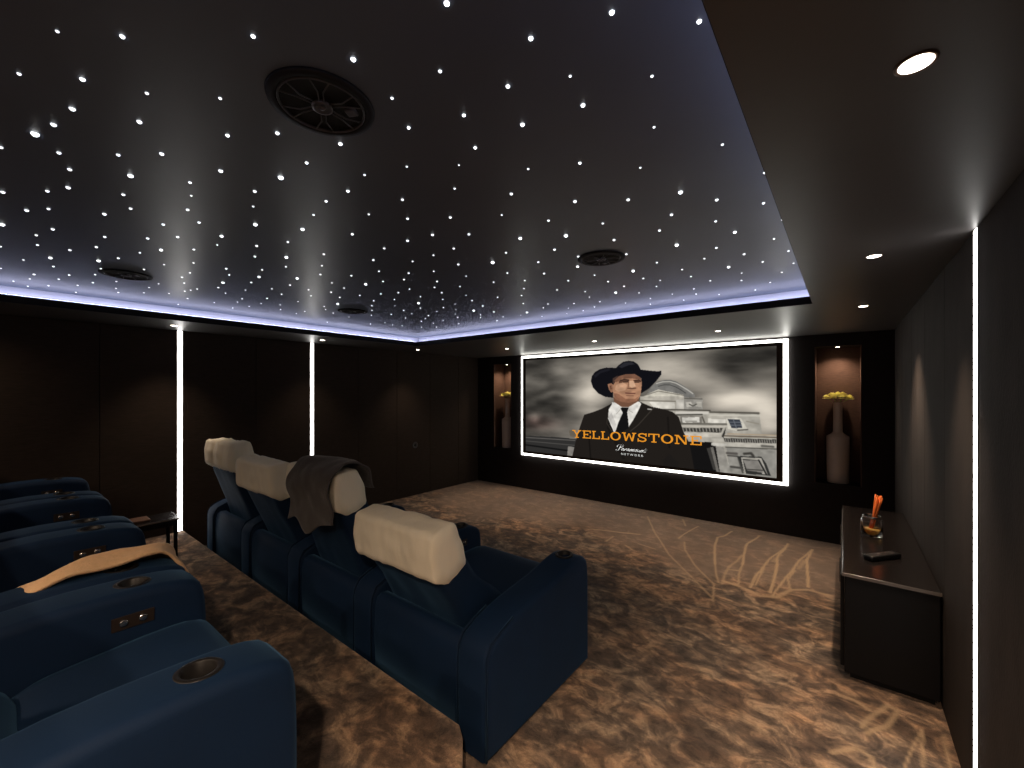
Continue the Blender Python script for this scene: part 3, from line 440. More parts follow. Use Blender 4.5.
POSTER = [['p',[48,47,46],[[-.034,.8335],[.1882,.8199],[.288,.8261],[.288,1.1232],[-.034,1.1949]]],['l',[95,92,88],.006,[[-.0103,.8519],[.2637,.8395]]],['l',[80,78,75],.005,[[-.0103,.8895],[.2637,.8894]]],['l',[20,20,20],.012,[[-.0103,.9324],[.2489,.9518]]],['p',[130,126,120],[[.2289,.905],[.2637,.9093],[.2588,1.03],[.2239,1.0268]]],['p',[100,92,80],[[.234,.7433],[.2637,.7298],[.2686,.8089],[.239,.8029]]],['p',[118,116,112],[[.5725,.3966],[.5831,.3468],[.5972,.2973],[.618,.2566],[.6419,.2425],[.6653,.2415],[.6867,.2564],[.7044,.2806],[.7204,.3045],[.7346,.3297],[.7439,.3492],[.7517,.3671],[.7517,.3921]]],['l',[190,186,176],.005,[[.6146,.2729],[.6385,.2586],[.6653,.2576],[.6867,.2724],[.7044,.2965],[.7267,.3297],[.7455,.3625]]],['l',[70,70,68],.004,[[.6214,.2975],[.6453,.2847],[.6653,.2873],[.685,.3043],[.7012,.3258],[.7204,.3574]]],['p',[205,199,184],[[.5509,.3971],[.5796,.3675],[.6214,.326],[.714,.3733],[.714,.393]]],['l',[110,105,96],.004,[[.5509,.3955],[.6214,.3399],[.714,.3788]]],['p',[176,170,158],[[.5509,.3888],[.714,.3851],[.714,.5038],[.5509,.514]]],['l',[120,114,104],.006,[[.5509,.4264],[.685,.4297]]],['p',[208,203,192],[[.5866,.4392],[.6818,.4354],[.6834,.4937],[.6076,.4982]]],['p',[195,190,180],[[.6867,.4177],[.714,.4128],[.714,.4919],[.6883,.4934]]],['p',[150,146,138],[[.714,.393],[.7792,.3991],[.7792,.4919],[.714,.5038]]],['l',[90,86,80],.006,[[.7172,.4024],[.7761,.4069]]],['p',[185,180,170],[[.7204,.4323],[.7393,.4316],[.7455,.4705],[.7236,.4795]]],['p',[186,181,170],[[.7578,.4309],[.7761,.4302],[.7761,.4766],[.7548,.47]]],['l',[80,78,72],.006,[[.733,.4515],[.7455,.4666],[.7578,.4504]]],['p',[170,165,154],[[.6533,.5112],[.7695,.5037],[.9505,.505],[.9536,.54],[.9599,.6713],[1.0028,.6827],[1.0028,1.011],[.6533,1.1045]]],['l',[70,66,60],.007,[[.641,.5022],[.8023,.5016]]],['l',[84,80,72],.01,[[.8023,.5137],[.9505,.5121]]],['l',[200,195,182],.006,[[.8023,.5389],[.9536,.533]]],['l',[205,200,190],.014,[[.6883,.5278],[.7942,.5218]]],['l',[74,72,66],.009,[[.6883,.5469],[.7761,.537]]],['p',[125,120,112],[[.7012,.5562],[.7761,.5502],[.7761,.6121],[.7044,.6195]]],['p',[214,210,200],[[.7077,.5676],[.767,.5587],[.7686,.6012],[.7093,.6111]]],['l',[130,126,118],.006,[[.7204,.5981],[.7578,.5945]]],['p',[210,205,194],[[.7951,.5674],[.8516,.5716],[.8516,.6082],[.7951,.6048]]],['l',[90,86,78],.008,[[.7769,.5549],[.7842,.6012]]],['l',[100,96,88],.01,[[.6814,.6231],[.855,.6078]]],['l',[195,188,176],.006,[[.6814,.6425],[.8533,.629]]],['p',[60,58,54],[[.6814,.66],[.8429,.6412],[.8377,.6786],[.6854,.6886]]],['l',[165,160,150],.0035,[[.6873,.6632],[.6897,.6881]]],['l',[165,160,150],.0035,[[.6991,.6618],[.7015,.6866]]],['l',[165,160,150],.0035,[[.7108,.6604],[.7132,.6852]]],['l',[165,160,150],.0035,[[.7224,.6591],[.7247,.6837]]],['l',[165,160,150],.0035,[[.7339,.6578],[.7362,.6823]]],['l',[165,160,150],.0035,[[.7453,.6564],[.7475,.6808]]],['l',[165,160,150],.0035,[[.7565,.6551],[.7588,.6794]]],['l',[165,160,150],.0035,[[.7677,.6538],[.7699,.678]]],['l',[165,160,150],.0035,[[.7787,.6525],[.7809,.6766]]],['l',[165,160,150],.0035,[[.7897,.6512],[.7919,.6753]]],['l',[165,160,150],.0035,[[.8005,.6499],[.8027,.6739]]],['l',[165,160,150],.0035,[[.8113,.6486],[.8134,.6725]]],['l',[165,160,150],.0035,[[.8219,.6474],[.824,.6712]]],['l',[165,160,150],.0035,[[.8325,.6461],[.8346,.6698]]],['p',[52,50,46],[[.8533,.6309],[.8395,.706],[.8447,.7236],[.8499,.6862]]],['p',[190,184,172],[[.6972,.6968],[.8377,.6832],[.8377,.7154],[.7089,.7338]]],['p',[176,171,160],[[.7243,.7364],[.8429,.7238],[.8464,.7508],[.7471,.7664]]],['p',[200,195,182],[[.8533,.5623],[.8988,.5537],[.9185,.6412],[.8855,.6588],[.8585,.644]]],['p',[58,62,70],[[.8585,.5682],[.8955,.5648],[.9028,.6324],[.8704,.638]]],['l',[110,115,122],.003,[[.8626,.5915],[.8988,.5879]]],['l',[110,115,122],.003,[[.866,.6148],[.9008,.611]]],['l',[110,115,122],.003,[[.8754,.5666],[.8855,.6362]]],['l',[80,76,70],.006,[[.8889,.6521],[.9185,.643]]],['l',[140,134,122],.006,[[.9152,.5791],[.9505,.595]]],['l',[96,84,70],.006,[[.8499,.7027],[.9998,.6918]]],['l',[170,150,125],.005,[[.8585,.685],[.9998,.6762]]],['p',[58,56,52],[[.8454,.7217],[.9998,.7074],[.9998,.7368],[.8499,.7521]]],['l',[150,146,138],.0032,[[.8516,.7271],[.8533,.7516]]],['l',[150,146,138],.0032,[[.8591,.7265],[.8608,.7508]]],['l',[150,146,138],.0032,[[.8666,.7258],[.8683,.7501]]],['l',[150,146,138],.0032,[[.8741,.7251],[.8758,.7494]]],['l',[150,146,138],.0032,[[.8815,.7245],[.8832,.7486]]],['l',[150,146,138],.0032,[[.8889,.7238],[.8905,.7479]]],['l',[150,146,138],.0032,[[.8962,.7232],[.8978,.7472]]],['l',[150,146,138],.0032,[[.9034,.7225],[.9051,.7465]]],['l',[150,146,138],.0032,[[.9107,.7219],[.9123,.7458]]],['l',[150,146,138],.0032,[[.9178,.7212],[.9194,.7451]]],['l',[150,146,138],.0032,[[.925,.7206],[.9266,.7444]]],['l',[150,146,138],.0032,[[.932,.7199],[.9336,.7437]]],['l',[150,146,138],.0032,[[.9391,.7193],[.9407,.743]]],['l',[150,146,138],.0032,[[.9461,.7187],[.9476,.7423]]],['l',[150,146,138],.0032,[[.953,.7181],[.9546,.7416]]],['l',[150,146,138],.0032,[[.9599,.7174],[.9615,.7409]]],['l',[150,146,138],.0032,[[.9668,.7168],[.9683,.7402]]],['l',[150,146,138],.0032,[[.9736,.7162],[.9751,.7395]]],['l',[150,146,138],.0032,[[.9804,.7156],[.9819,.7389]]],['l',[150,146,138],.0032,[[.9871,.715],[.9886,.7382]]],['l',[150,146,138],.0032,[[.9938,.7144],[.9953,.7375]]],['p',[180,175,164],[[.8499,.7576],[.9998,.742],[.9998,.774],[.855,.7906]]],['l',[80,78,72],.006,[[.8533,.7936],[.9998,.78]]],['l',[95,92,86],.012,[[.9599,.7636],[.9907,.7643]]],['p',[140,137,130],[[.855,.7988],[.9998,.7835],[.9998,1.0032],[.8653,1.0119]]],['l',[84,80,76],.014,[[.8567,.8405],[.8855,.8395]]],['l',[70,68,64],.007,[[.8585,.8603],[.8889,.8597],[.9038,.9841]]],['p',[48,48,46],[[.8889,.857],[.9583,.8473],[.9723,.8969],[.9846,.9855],[.9087,.9918]]],['p',[165,160,150],[[.8988,.8639],[.9583,.8579],[.9761,.979],[.9599,.9788],[.9473,.8761],[.9038,.8782],[.9136,.9906],[.9087,.9918]]],['p',[128,124,118],[[.9054,.885],[.9473,.8787],[.9637,.9691],[.9169,.963]]],['l',[30,30,30],.008,[[.9505,.8754],[.9723,.98]]],['l',[60,58,54],.005,[[.9136,.9566],[.963,.9499]]],['l',[60,58,54],.014,[[.9087,.835],[.9282,.8268],[.9346,.8451]]],['l',[70,68,64],.012,[[.8687,.9474],[.8988,.9494]]],['p',[20,19,19],[[.7243,.7699],[.8095,.7613],[.8377,1.0005],[.7471,1.0228]]],['p',[60,58,55],[[.7915,.8156],[.8059,.8037],[.8342,.983],[.8131,.9881]]],['p',[112,108,102],[[.8041,.804],[.8166,.7972],[.8412,.9997],[.8237,1.004]]],['p',[28,27,26],[[.8123,.7933],[.8202,.792],[.8464,.9984],[.8325,1.0018]]],['p',[150,146,138],[[.8202,.7827],[.8429,.7789],[.8687,1.0019],[.8342,1.0014]]],['p',[190,186,176],[[.8059,.7665],[.855,.7659],[.855,.7787],[.8429,.7899],[.8077,.7895]]],['p',[33,29,26],[[.2475,1.1199],[.2514,.9939],[.2629,.8826],[.2858,.7087],[.3082,.5754],[.3485,.5466],[.3912,.5092],[.4427,.4471],[.5558,.4427],[.5925,.4794],[.6397,.4991],[.6741,.5205],[.6964,.5667],[.7129,.6874],[.7346,.7924],[.7506,1.004]]],['l',[22,19,17],.01,[[.3303,.7955],[.3413,1.0684]]],['p',[26,23,21],[[.412,.4856],[.4427,.4545],[.4427,.7356],[.4924,.977],[.4793,.9797],[.412,.6947]]],['l',[58,52,46],.004,[[.4189,.53],[.412,.6499],[.4427,.7504]]],['l',[62,56,50],.004,[[.6045,.49],[.5434,.6511],[.5118,.7124]]],['l',[24,21,19],.01,[[.657,.57],[.6627,.8316]]],['p',[30,27,25],[[.6397,.9468],[.6627,.8868],[.6964,.9623],[.6964,1.0168],[.6397,1.0302]]],['p',[226,222,214],[[.4394,.4472],[.4203,.515],[.4176,.6046],[.4427,.7312],[.4608,.7039],[.504,.677],[.5245,.6026],[.5434,.5221],[.5558,.457],[.5465,.4359]]],['p',[196,192,186],[[.4176,.5897],[.4326,.544],[.4528,.6606],[.4461,.7278]]],['p',[112,78,60],[[.44,.3984],[.4434,.4427],[.476,.489],[.5053,.4875],[.5465,.4316],[.5465,.3815],[.4528,.3833]]],['l',[170,166,158],.004,[[.4394,.4695],[.4695,.515],[.4528,.5573]]],['l',[170,166,158],.004,[[.5465,.4574],[.5053,.5172],[.5213,.5379]]],['p',[20,19,20],[[.4681,.4946],[.5053,.4926],[.4989,.5395],[.5034,.6117],[.5053,.6841],[.4793,.7207],[.4495,.72],[.4628,.6301],[.4806,.5436]]],['p',[215,212,205],[[.4343,.443],[.476,.4941],[.4528,.5419],[.436,.4874]]],['p',[215,212,205],[[.5465,.4388],[.5053,.4969],[.5181,.5266],[.5434,.4819]]],['l',[190,186,178],.006,[[.5816,.5026],[.5949,.5046]]],['p',[17,17,22],[[.3395,.2406],[.3442,.1912],[.3593,.1501],[.3824,.1249],[.4086,.1137],[.4343,.1167],[.4511,.1214],[.4628,.0964],[.4826,.0648],[.5053,.0586],[.5245,.066],[.5418,.0932],[.5496,.1238],[.5534,.144],[.5804,.154],[.6193,.1645],[.6325,.1603],[.6328,.1951],[.6104,.2609],[.5864,.317],[.5543,.3634],[.5558,.2241],[.4528,.1916],[.4394,.2947],[.4387,.4043],[.4051,.3955],[.3736,.3622],[.3485,.3017]]],['p',[40,40,46],[[.4628,.1111],[.4859,.0724],[.5181,.0727],[.5308,.0938],[.5053,.0993],[.476,.1229]]],['p',[28,28,34],[[.3521,.1877],[.3842,.14],[.4189,.1247],[.4292,.1387],[.3842,.1664],[.3593,.2107]]],['p',[17,17,22],[[.4292,.1387],[.476,.1412],[.4695,.2142],[.4343,.2428]]],['p',[17,17,22],[[.4695,.1335],[.5496,.1381],[.5543,.2169],[.4695,.2142]]],['p',[150,108,84],[[.4155,.2737],[.4309,.2635],[.44,.2799],[.4387,.3466],[.4309,.354],[.4206,.3244]]],['p',[104,70,54],[[.4224,.2886],[.4319,.2835],[.4343,.3243],[.4275,.3244]]],['p',[172,128,100],[[.4434,.243],[.4612,.2007],[.4924,.1829],[.5308,.1845],[.5534,.2169],[.5583,.2599],[.5565,.317],[.5512,.3885],[.5356,.432],[.5053,.449],[.476,.4414],[.4511,.4202],[.44,.3836],[.4394,.3095]]],['p',[70,52,46],[[.4367,.2206],[.4595,.1933],[.4528,.2358],[.4434,.2726],[.4367,.2651]]],['p',[120,84,66],[[.4434,.243],[.4612,.2007],[.4924,.1829],[.5308,.1845],[.5534,.2169],[.5571,.2385],[.5181,.223],[.4793,.2219],[.4528,.2579]]],['p',[196,152,122],[[.4528,.2801],[.4793,.2584],[.4989,.2806],[.4924,.3315],[.4628,.3464],[.4461,.3243]]],['p',[205,164,134],[[.5085,.2445],[.5245,.2448],[.534,.2954],[.5181,.3097],[.5085,.2952]]],['p',[140,98,76],[[.4394,.354],[.4628,.3684],[.4924,.4117],[.5308,.4106],[.5496,.3814],[.5356,.4334],[.5053,.4505],[.476,.4429],[.4511,.4217]]],['p',[96,66,52],[[.4628,.2471],[.4859,.2308],[.5069,.2386],[.5053,.2604],[.4826,.2585],[.4661,.267]]],['p',[96,66,52],[[.5251,.242],[.5465,.2368],[.5546,.2491],[.5534,.2612],[.5308,.2608]]],['l',[58,40,34],.008,[[.4695,.2421],[.4859,.2308],[.5053,.2386]]],['l',[58,40,34],.006,[[.5261,.2434],[.5465,.2396],[.5543,.2491]]],['l',[40,30,28],.004,[[.4826,.2548],[.5021,.2552]]],['l',[40,30,28],.004,[[.5293,.2594],[.5465,.2597]]],['l',[84,54,44],.005,[[.5005,.3133],[.5181,.317],[.534,.3134]]],['l',[92,52,46],.006,[[.4924,.3578],[.5118,.3619],[.5308,.3616]]],['l',[120,82,66],.004,[[.4956,.3825],[.5245,.3833]]],['l',[120,84,66],.004,[[.5053,.2517],[.5037,.3024]]]]
def build_picture():
    nx, ny = 640, 272
    s, t = np.meshgrid((np.arange(nx)+.0)/(nx-1), (np.arange(ny)+.0)/(ny-1))
    asp = PW/PH
    rng = np.random.RandomState(5)
    def fbm(sx, sy, oct=5):
        out = np.zeros_like(s); amp = 1; tot = 0
        for k in range(oct):
            gx_, gy_ = int(sx*2**k)+3, int(sy*2**k)+3
            G = rng.rand(gy_, gx_)
            fx = s*(gx_-2); fy = t*(gy_-2)
            ix = fx.astype(int); iy = fy.astype(int); u = fx-ix; v = fy-iy
            u = u*u*(3-2*u); v = v*v*(3-2*v)
            out += amp*((G[iy,ix]*(1-u)+G[iy,ix+1]*u)*(1-v)+(G[iy+1,ix]*(1-u)+G[iy+1,ix+1]*u)*v)
            tot += amp; amp *= .5
        return out/tot
    def blob(cx, cy, rx, ry): return np.exp(-(((s-cx)/rx)**2+((t-cy)/ry)**2))
    cl = fbm(5, 5)-.5
    ds = fbm(3, 3, 3)
    b = 88 + 60*cl + 20*np.sin((s*3.2+t*6+ds*4)*2.6)*(.3+fbm(4,4)) + 34*(fbm(4,12)-.5) + 34*(fbm(9, 14)-.5)
    b += 105*blob(.34,.44,.09,.26) + 60*blob(.40,.10,.14,.14) + 85*blob(.62,.12,.10,.16)
    b += 70*blob(.76,.22,.10,.12) + 150*blob(.87,.40,.10,.11) + 100*blob(.98,.55,.06,.22) + 40*blob(.2,.15,.05,.1)
    b -= 42*blob(.05,.05,.12,.14) + 46*blob(.95,.05,.14,.18) + 22*blob(.02,.5,.12,.25) + 30*blob(.85,.15,.05,.05)
    b += 60*blob(.045,.63,.035,.05)*(.5+1.5*fbm(14,10))
    b = np.clip(b, 22, 226)
    img = np.stack([b*1.0, b*.955, b*.885], -1)
    warm = blob(.05,.68,.12,.08)[...,None]; img = img*(1-.12*warm*np.array([0,1,1]))
    grain = (fbm(60, 30, 2)-.5)
    X = s; Y = t
    for e in POSTER:
        if e[0] == 'p':
            P = e[2]; ins = np.zeros(s.shape, bool); j = len(P)-1
            for i in range(len(P)):
                xi, yi = P[i]; xj, yj = P[j]
                if yi != yj:
                    c = ((yi > Y) != (yj > Y)) & (X < (xj-xi)*(Y-yi)/(yj-yi)+xi); ins ^= c
                j = i
            a = ins[...,None].astype(float); col = np.array(e[1], float)
            tex = 1+.30*grain*(col.sum() > 250)
            img = img*(1-a) + a*col*tex[...,None]
        else:
            w = e[2]/asp*1.0; col = np.array(e[1], float); a = np.zeros(s.shape)
            for p, q in zip(e[3], e[3][1:]):
                d, _ = seg_dist(X*asp, Y, p[0]*asp, p[1], q[0]*asp, q[1])
                a = np.maximum(a, np.clip(1.5-d/(w*asp*.62+.001), 0, 1))
            a = np.clip(a, 0, 1)[...,None]; img = img*(1-a)+a*col
    # a slight softening, as projected
    k = np.pad(img, ((1,1),(1,1),(0,0)), 'edge')
    img = (k[1:-1,1:-1]*4+k[:-2,1:-1]+k[2:,1:-1]+k[1:-1,:-2]+k[1:-1,2:])/8
    c = img/255; c = np.where(c <= .04045, c/12.92, ((c+.055)/1.055)**2.4)
    co = np.stack([(s-.5)*PW, np.full(s.shape, YP), (.5-t)*PH], -1).reshape(-1, 3)
    i = np.arange(nx*ny).reshape(ny, nx)
    q = np.stack([i[:-1,:-1], i[1:,:-1], i[1:,1:], i[:-1,1:]], -1).reshape(-1, 4)
    me = bpy.data.meshes.new('picture')
    me.vertices.add(len(co)); me.vertices.foreach_set('co', co.ravel().astype(np.float32))
    me.loops.add(q.size); me.loops.foreach_set('vertex_index', q.ravel().astype(np.int32))
    me.polygons.add(len(q)); me.polygons.foreach_set('loop_start', np.arange(0, q.size, 4, dtype=np.int32))
    me.update(calc_edges=True)
    at = me.color_attributes.new('image', 'FLOAT_COLOR', 'POINT')
    at.data.foreach_set('color', np.concatenate([c.reshape(-1,3), np.ones((nx*ny,1))], 1).astype(np.float32).ravel())
    m = bpy.data.materials.new('projected_picture'); m.use_nodes = True; nt = m.node_tree; nt.nodes.clear()
    e = nt.nodes.new('ShaderNodeEmission'); o_ = nt.nodes.new('ShaderNodeOutputMaterial'); a = nt.nodes.new('ShaderNodeAttribute'); a.attribute_name = 'image'
    e.inputs[1].default_value = 1.0
    nt.links.new(a.outputs['Color'], e.inputs[0]); nt.links.new(e.outputs[0], o_.inputs[0])
    me.materials.append(m)
    o = bpy.data.objects.new('picture', me); C.objects.link(o); o.parent = scr
    bm = bmesh.new(); box(bm, -PW/2, PW/2, -.046, -.041, -PH/2, PH/2); obj('screen_fabric', bm, M['black'], scr)
build_picture()

# title lettering in slab capitals
def letter_quads(ch):
    T, S = .175, .12                         # stem and serif / bar thickness, in cap heights
    q = []
    def r(x0, x1, y0, y1): q.append([(x0,y0),(x1,y0),(x1,y1),(x0,y1)])
    def diag(x0, y0, x1, y1, w): q.append([(x0-w/2,y0),(x0+w/2,y0),(x1+w/2,y1),(x1-w/2,y1)])
    def arc(cx, cy, rx, ry, a0, a1, wx, wy, n=14):
        for i in range(n):
            a, b = a0+(a1-a0)*i/n, a0+(a1-a0)*(i+1)/n
            q.append([(cx+rx*math.cos(a),cy+ry*math.sin(a)), (cx+rx*math.cos(b),cy+ry*math.sin(b)),
                      (cx+(rx-wx)*math.cos(b),cy+(ry-wy)*math.sin(b)), (cx+(rx-wx)*math.cos(a),cy+(ry-wy)*math.sin(a))])
    if ch == 'Y':
        w = 1.15; diag(.58,.42,.20,1,T); diag(.58,.42,.96,1,T); r(.58-T/2,.58+T/2,0,.46); r(.34,.82,0,S); r(0,.42,1-S,1); r(.74,1.15,1-S,1)
    elif ch in 'EL':
        w = 1.0 if ch == 'E' else .92
        r(.12,.12+T,0,1); r(0,w,0,S); r(w-.12,w,0,.36)
        if ch == 'E': r(0,w,1-S,1); r(w-.12,w,.66,1); r(.12,.66,.5-S/2,.5+S/2); r(.60,.68,.38,.62)
        else: r(0,.46,1-S,1)
    elif ch == 'O':
        w = 1.15; arc(.575,.5,.575,.52,0,2*PI,.21,.13,28)
    elif ch == 'W':
        w = 1.5; diag(.42,0,.20,1,T); diag(.42,0,.75,.9,T*.8); diag(1.08,0,.75,.9,T*.8); diag(1.08,0,1.30,1,T); r(0,.42,1-S,1); r(1.08,1.5,1-S,1)
    elif ch == 'S':
        w = .95
        arc(.47,.735,.42,.275,.15*PI,1.5*PI,.17,.13); arc(.47,.27,.44,.285,-.85*PI,.5*PI,.17,.13)
        r(.80,.92,.64,1); r(0,.12,0,.38)
    elif ch == 'T':
        w = 1.1; r(.55-T/2,.55+T/2,0,1); r(0,1.1,1-S,1); r(0,.12,.64,1); r(.98,1.1,.64,1); r(.30,.80,0,S)
    elif ch == 'N':
        w = 1.25; r(.14,.14+T*.7,0,1); r(.95,.95+T*.7,0,1); diag(.98,0,.26,1,T*1.2); r(0,.42,0,S); r(0,.30,1-S,1); r(.80,1.25,1-S,1)
    return q, w
def word(text, width, height, gap=.14):
    bm = bmesh.new(); x = 0; L = []
    for ch in text:
        q, w = letter_quads(ch); L.append((x, q)); x += w+gap
    tot = x-gap; sx = width/tot; k = 0
    for x0, qs in L:
        for q in qs:
            y = -(k % 7)*.00012; k += 1        # overlapping strokes lie a hair apart
            bm.faces.new([bm.verts.new(((x0+a)*sx, y, b*height)) for a, b in q])
    return bm
ttl = obj('title_lettering', word('YELLOWSTONE', .525*PW, .078*PH), emission('orange_lettering', lin((232,150,42)), 1.0), scr)
ttl.location = ((.2505-.5)*PW, YP-.002, (.5-.812)*PH); ttl.rotation_euler.y = -.014; ttl['label'] = 'orange slab capitals reading YELLOWSTONE'
def text_mesh(name, s, width, height, m, shear=0):
    cu = bpy.data.curves.new(name, 'FONT'); cu.body = s; cu.shear = shear; cu.resolution_u = 3
    o = bpy.data.objects.new(name, cu); C.objects.link(o)
    bpy.context.view_layer.update()
    me = bpy.data.meshes.new_from_object(o.evaluated_get(bpy.context.evaluated_depsgraph_get()))
    bpy.data.objects.remove(o)
    xs_ = [v.co.x for v in me.vertices]; ys_ = [v.co.y for v in me.vertices]
    a, b, c, d = min(xs_), max(xs_), min(ys_), max(ys_)
    for v in me.vertices: v.co = Vector(((v.co.x-a)/(b-a)*width, 0, (v.co.y-c)/(d-c)*height))
    me.materials.clear(); me.materials.append(m)
    o = bpy.data.objects.new(name, me); C.objects.link(o); o.parent = scr; return o
white = emission('white_lettering', lin((236,236,232)), 1.0)

# flowing script word drawn as pen strokes
def ribbon(bm, pts, w, k=[0]):
    pts = smooth_curve(pts, 2); ang = math.radians(40)
    nx_, ny_ = math.cos(ang)*w/2, math.sin(ang)*w/2
    for a, b in zip(pts, pts[1:]):
        k[0] += 1; y = -(k[0] % 9)*.0001
        t_ = .25*w
        P = [(a[0]-nx_, a[1]-ny_-t_), (a[0]+nx_, a[1]+ny_-t_), (b[0]+nx_, b[1]+ny_+t_), (b[0]-nx_, b[1]-ny_+t_)]
        bm.faces.new([bm.verts.new((x, y, z)) for x, z in P])
def script_word():
    bm = bmesh.new(); sl = .35
    def st(x0, pts, w=.11): ribbon(bm, [(x0+x+sl*y, y) for x, y in pts], w*1.5)
    st(0, [(.30,0),(.34,.5),(.42,1.0)], .15); st(0, [(-.15,.75),(-.3,.95),(-.05,1.25),(.5,1.32),(.95,1.15),(.85,.8),(.5,.6),(.35,.62)], .12)
    st(0, [(-.1,.1),(-.25,.0),(-.05,-.15),(.3,0)], .1)
    x = .78
    def a_(): st(x, [(.40,.42),(.15,.45),(.0,.2),(.12,.0),(.38,.2),(.42,.44),(.40,.1),(.52,.0),(.62,.1)])
    def r_(): st(x, [(-.05,.1),(.05,.4),(.08,.0),(.12,.3),(.3,.45),(.36,.38)])
    def m_(n): 
        for i in range(n): st(x+i*.26, [(.0,.0),(.04,.42),(.05,.1),(.16,.44),(.26,.38),(.26,.0)])
    def o_(): st(x, [(.2,.44),(.0,.3),(.05,.0),(.3,.0),(.4,.25),(.22,.45),(.5,.38)])
    def u_(): st(x, [(0,.44),(0,.1),(.15,.0),(.34,.15),(.38,.44),(.38,.1),(.5,.0)])
    def t_(): st(x, [(.12,.85),(.08,.1),(.2,.0),(.36,.12)], .1); st(x, [(-.08,.55),(.4,.6)], .08)
    a_(); x += .62; r_(); x += .42; a_(); x += .62; m_(3); x += .90; o_(); x += .52; u_(); x += .56; m_(2); x += .62; t_(); x += .5
    W = x+.1
    for v in bm.verts: v.co.x *= .1225*PW/W; v.co.z *= .055*PH/1.35
    return bm
sw = obj('script_lettering', script_word(), white, scr); sw.location = ((.456-.5)*PW, YP-.002, (.5-.896)*PH)
sw['label'] = 'white flowing script reading Paramount'
nw = text_mesh('small_lettering', 'N E T W O R K', .090*PW, .018*PH, white); nw.location = ((.474-.5)*PW, YP-.002, (.5-.938)*PH)

# ---------------------------------------------------------------- vases with flowers in the niches
def vase(x, label, bl):
    t = thing('floor_vase', label, 'vase', (x, YF+.15, NZ0), 0, 'tall pale vases in the niches')
    bm = bmesh.new()
    lathe(bm, [(0,.001),(.094,.001),(.098,.01),(.101,.25),(.103,.49),(.099,.515),(.056,.545),(.043,.565),(.041,.72),(.042,.885),(.045,.89),(.037,.89),(.036,.60),(0,.59)], 40)
    obj('body', bm, M['vase'], t, True)
    f = thing('flower_bunch', bl, 'flowers', (x, YF+.15, NZ0+.892), 0, 'yellow flowers in the vases')
    rnd = random.Random(int(abs(x)*100))
    for k in range(17):
        if k == 0: dx, dy = 0, 0
        else:
            a = 2*PI*(k % 8)/8 + (k//9)*.39; rr = .055 if k <= 8 else .105; dx, dy = rr*math.cos(a)*1.05, rr*math.sin(a)*.8
        zt = .085-.32*(dx*dx+dy*dy)/.1+rnd.uniform(-.008,.008)
        bm = bmesh.new()
        tube(bm, [(dx*.12, dy*.12, -.13), (dx*.3, dy*.3, -.01), (dx*.9, dy*.9, zt-.012)], .0025, 5)
        obj('stem', bm, M['leaf'], f, True)
        bm = bmesh.new()
        for ringk, (np_, rad, up) in enumerate(((8,.040,-.006),(7,.034,.012),(6,.024,.024),(4,.012,.030))):
            for p in range(np_):
                a = 2*PI*p/np_+ringk*.5+rnd.random()*.2
                c0 = Vector((dx, dy, zt)); d = Vector((math.cos(a), math.sin(a), 0)); s_ = Vector((-d.y, d.x, 0))
                w_ = rad*.5
                P = [c0+Vector((0,0,up*.3)), c0+d*rad*.6+s_*w_+Vector((0,0,up)), c0+d*rad+Vector((0,0,up*.9-.004)), c0+d*rad*.6-s_*w_+Vector((0,0,up))]
                vs = [bm.verts.new(p_) for p_ in P]+[bm.verts.new(p_-Vector((0,0,.003))) for p_ in P]
                for F in ((0,1,2,3),(7,6,5,4),(0,4,5,1),(1,5,6,2),(2,6,7,3),(3,7,4,0)): bm.faces.new([vs[i] for i in F])
        obj('blossom', bm, M['petal'], f)
vase(-4.79, 'tall pale bottle-shaped vase in the left niche', 'bunch of yellow flowers in the left vase')
vase(-.058, 'tall pale bottle-shaped vase in the right niche', 'bunch of yellow flowers in the right vase')

# ---------------------------------------------------------------- low cabinet on the right
cab = thing('media_cabinet', 'low black lacquered cabinet along the right wall', 'cabinet', (.195, 3.975, 0))
bm = bmesh.new(); box(bm, -.195, .195, -.90, .885, .04, .592, .004); obj('body', bm, M['lacquer'], cab)
bm = bmesh.new(); box(bm, -.17, .18, -.86, .86, 0, .04); obj('plinth', bm, M['black'], cab)
bm = bmesh.new(); box(bm, -.205, .199, -.91, .91, .593, .612, .003)
obj('top', bm, M['glasstop'], cab)
bm = bmesh.new(); box(bm, -.2078, -.2052, -.91, .91, .594, .611); box(bm, -.205, .199, -.8978, -.912, .594, .611); obj('edge_trim', bm, M['edge'], cab)
for k in range(4):
    y0 = -.88+k*.44
    bm = bmesh.new(); box(bm, -.214, -.196, y0+.004, y0+.436, .06, .588, .003); d = obj('door', bm, M['lacquer'], cab)
    bm = bmesh.new(); box(bm, -.222, -.2145, y0+(.40 if k % 2 == 0 else .03), y0+(.41 if k % 2 == 0 else .04), .40, .54, .002); obj('handle', bm, M['edge'], d)
ZT = .6125
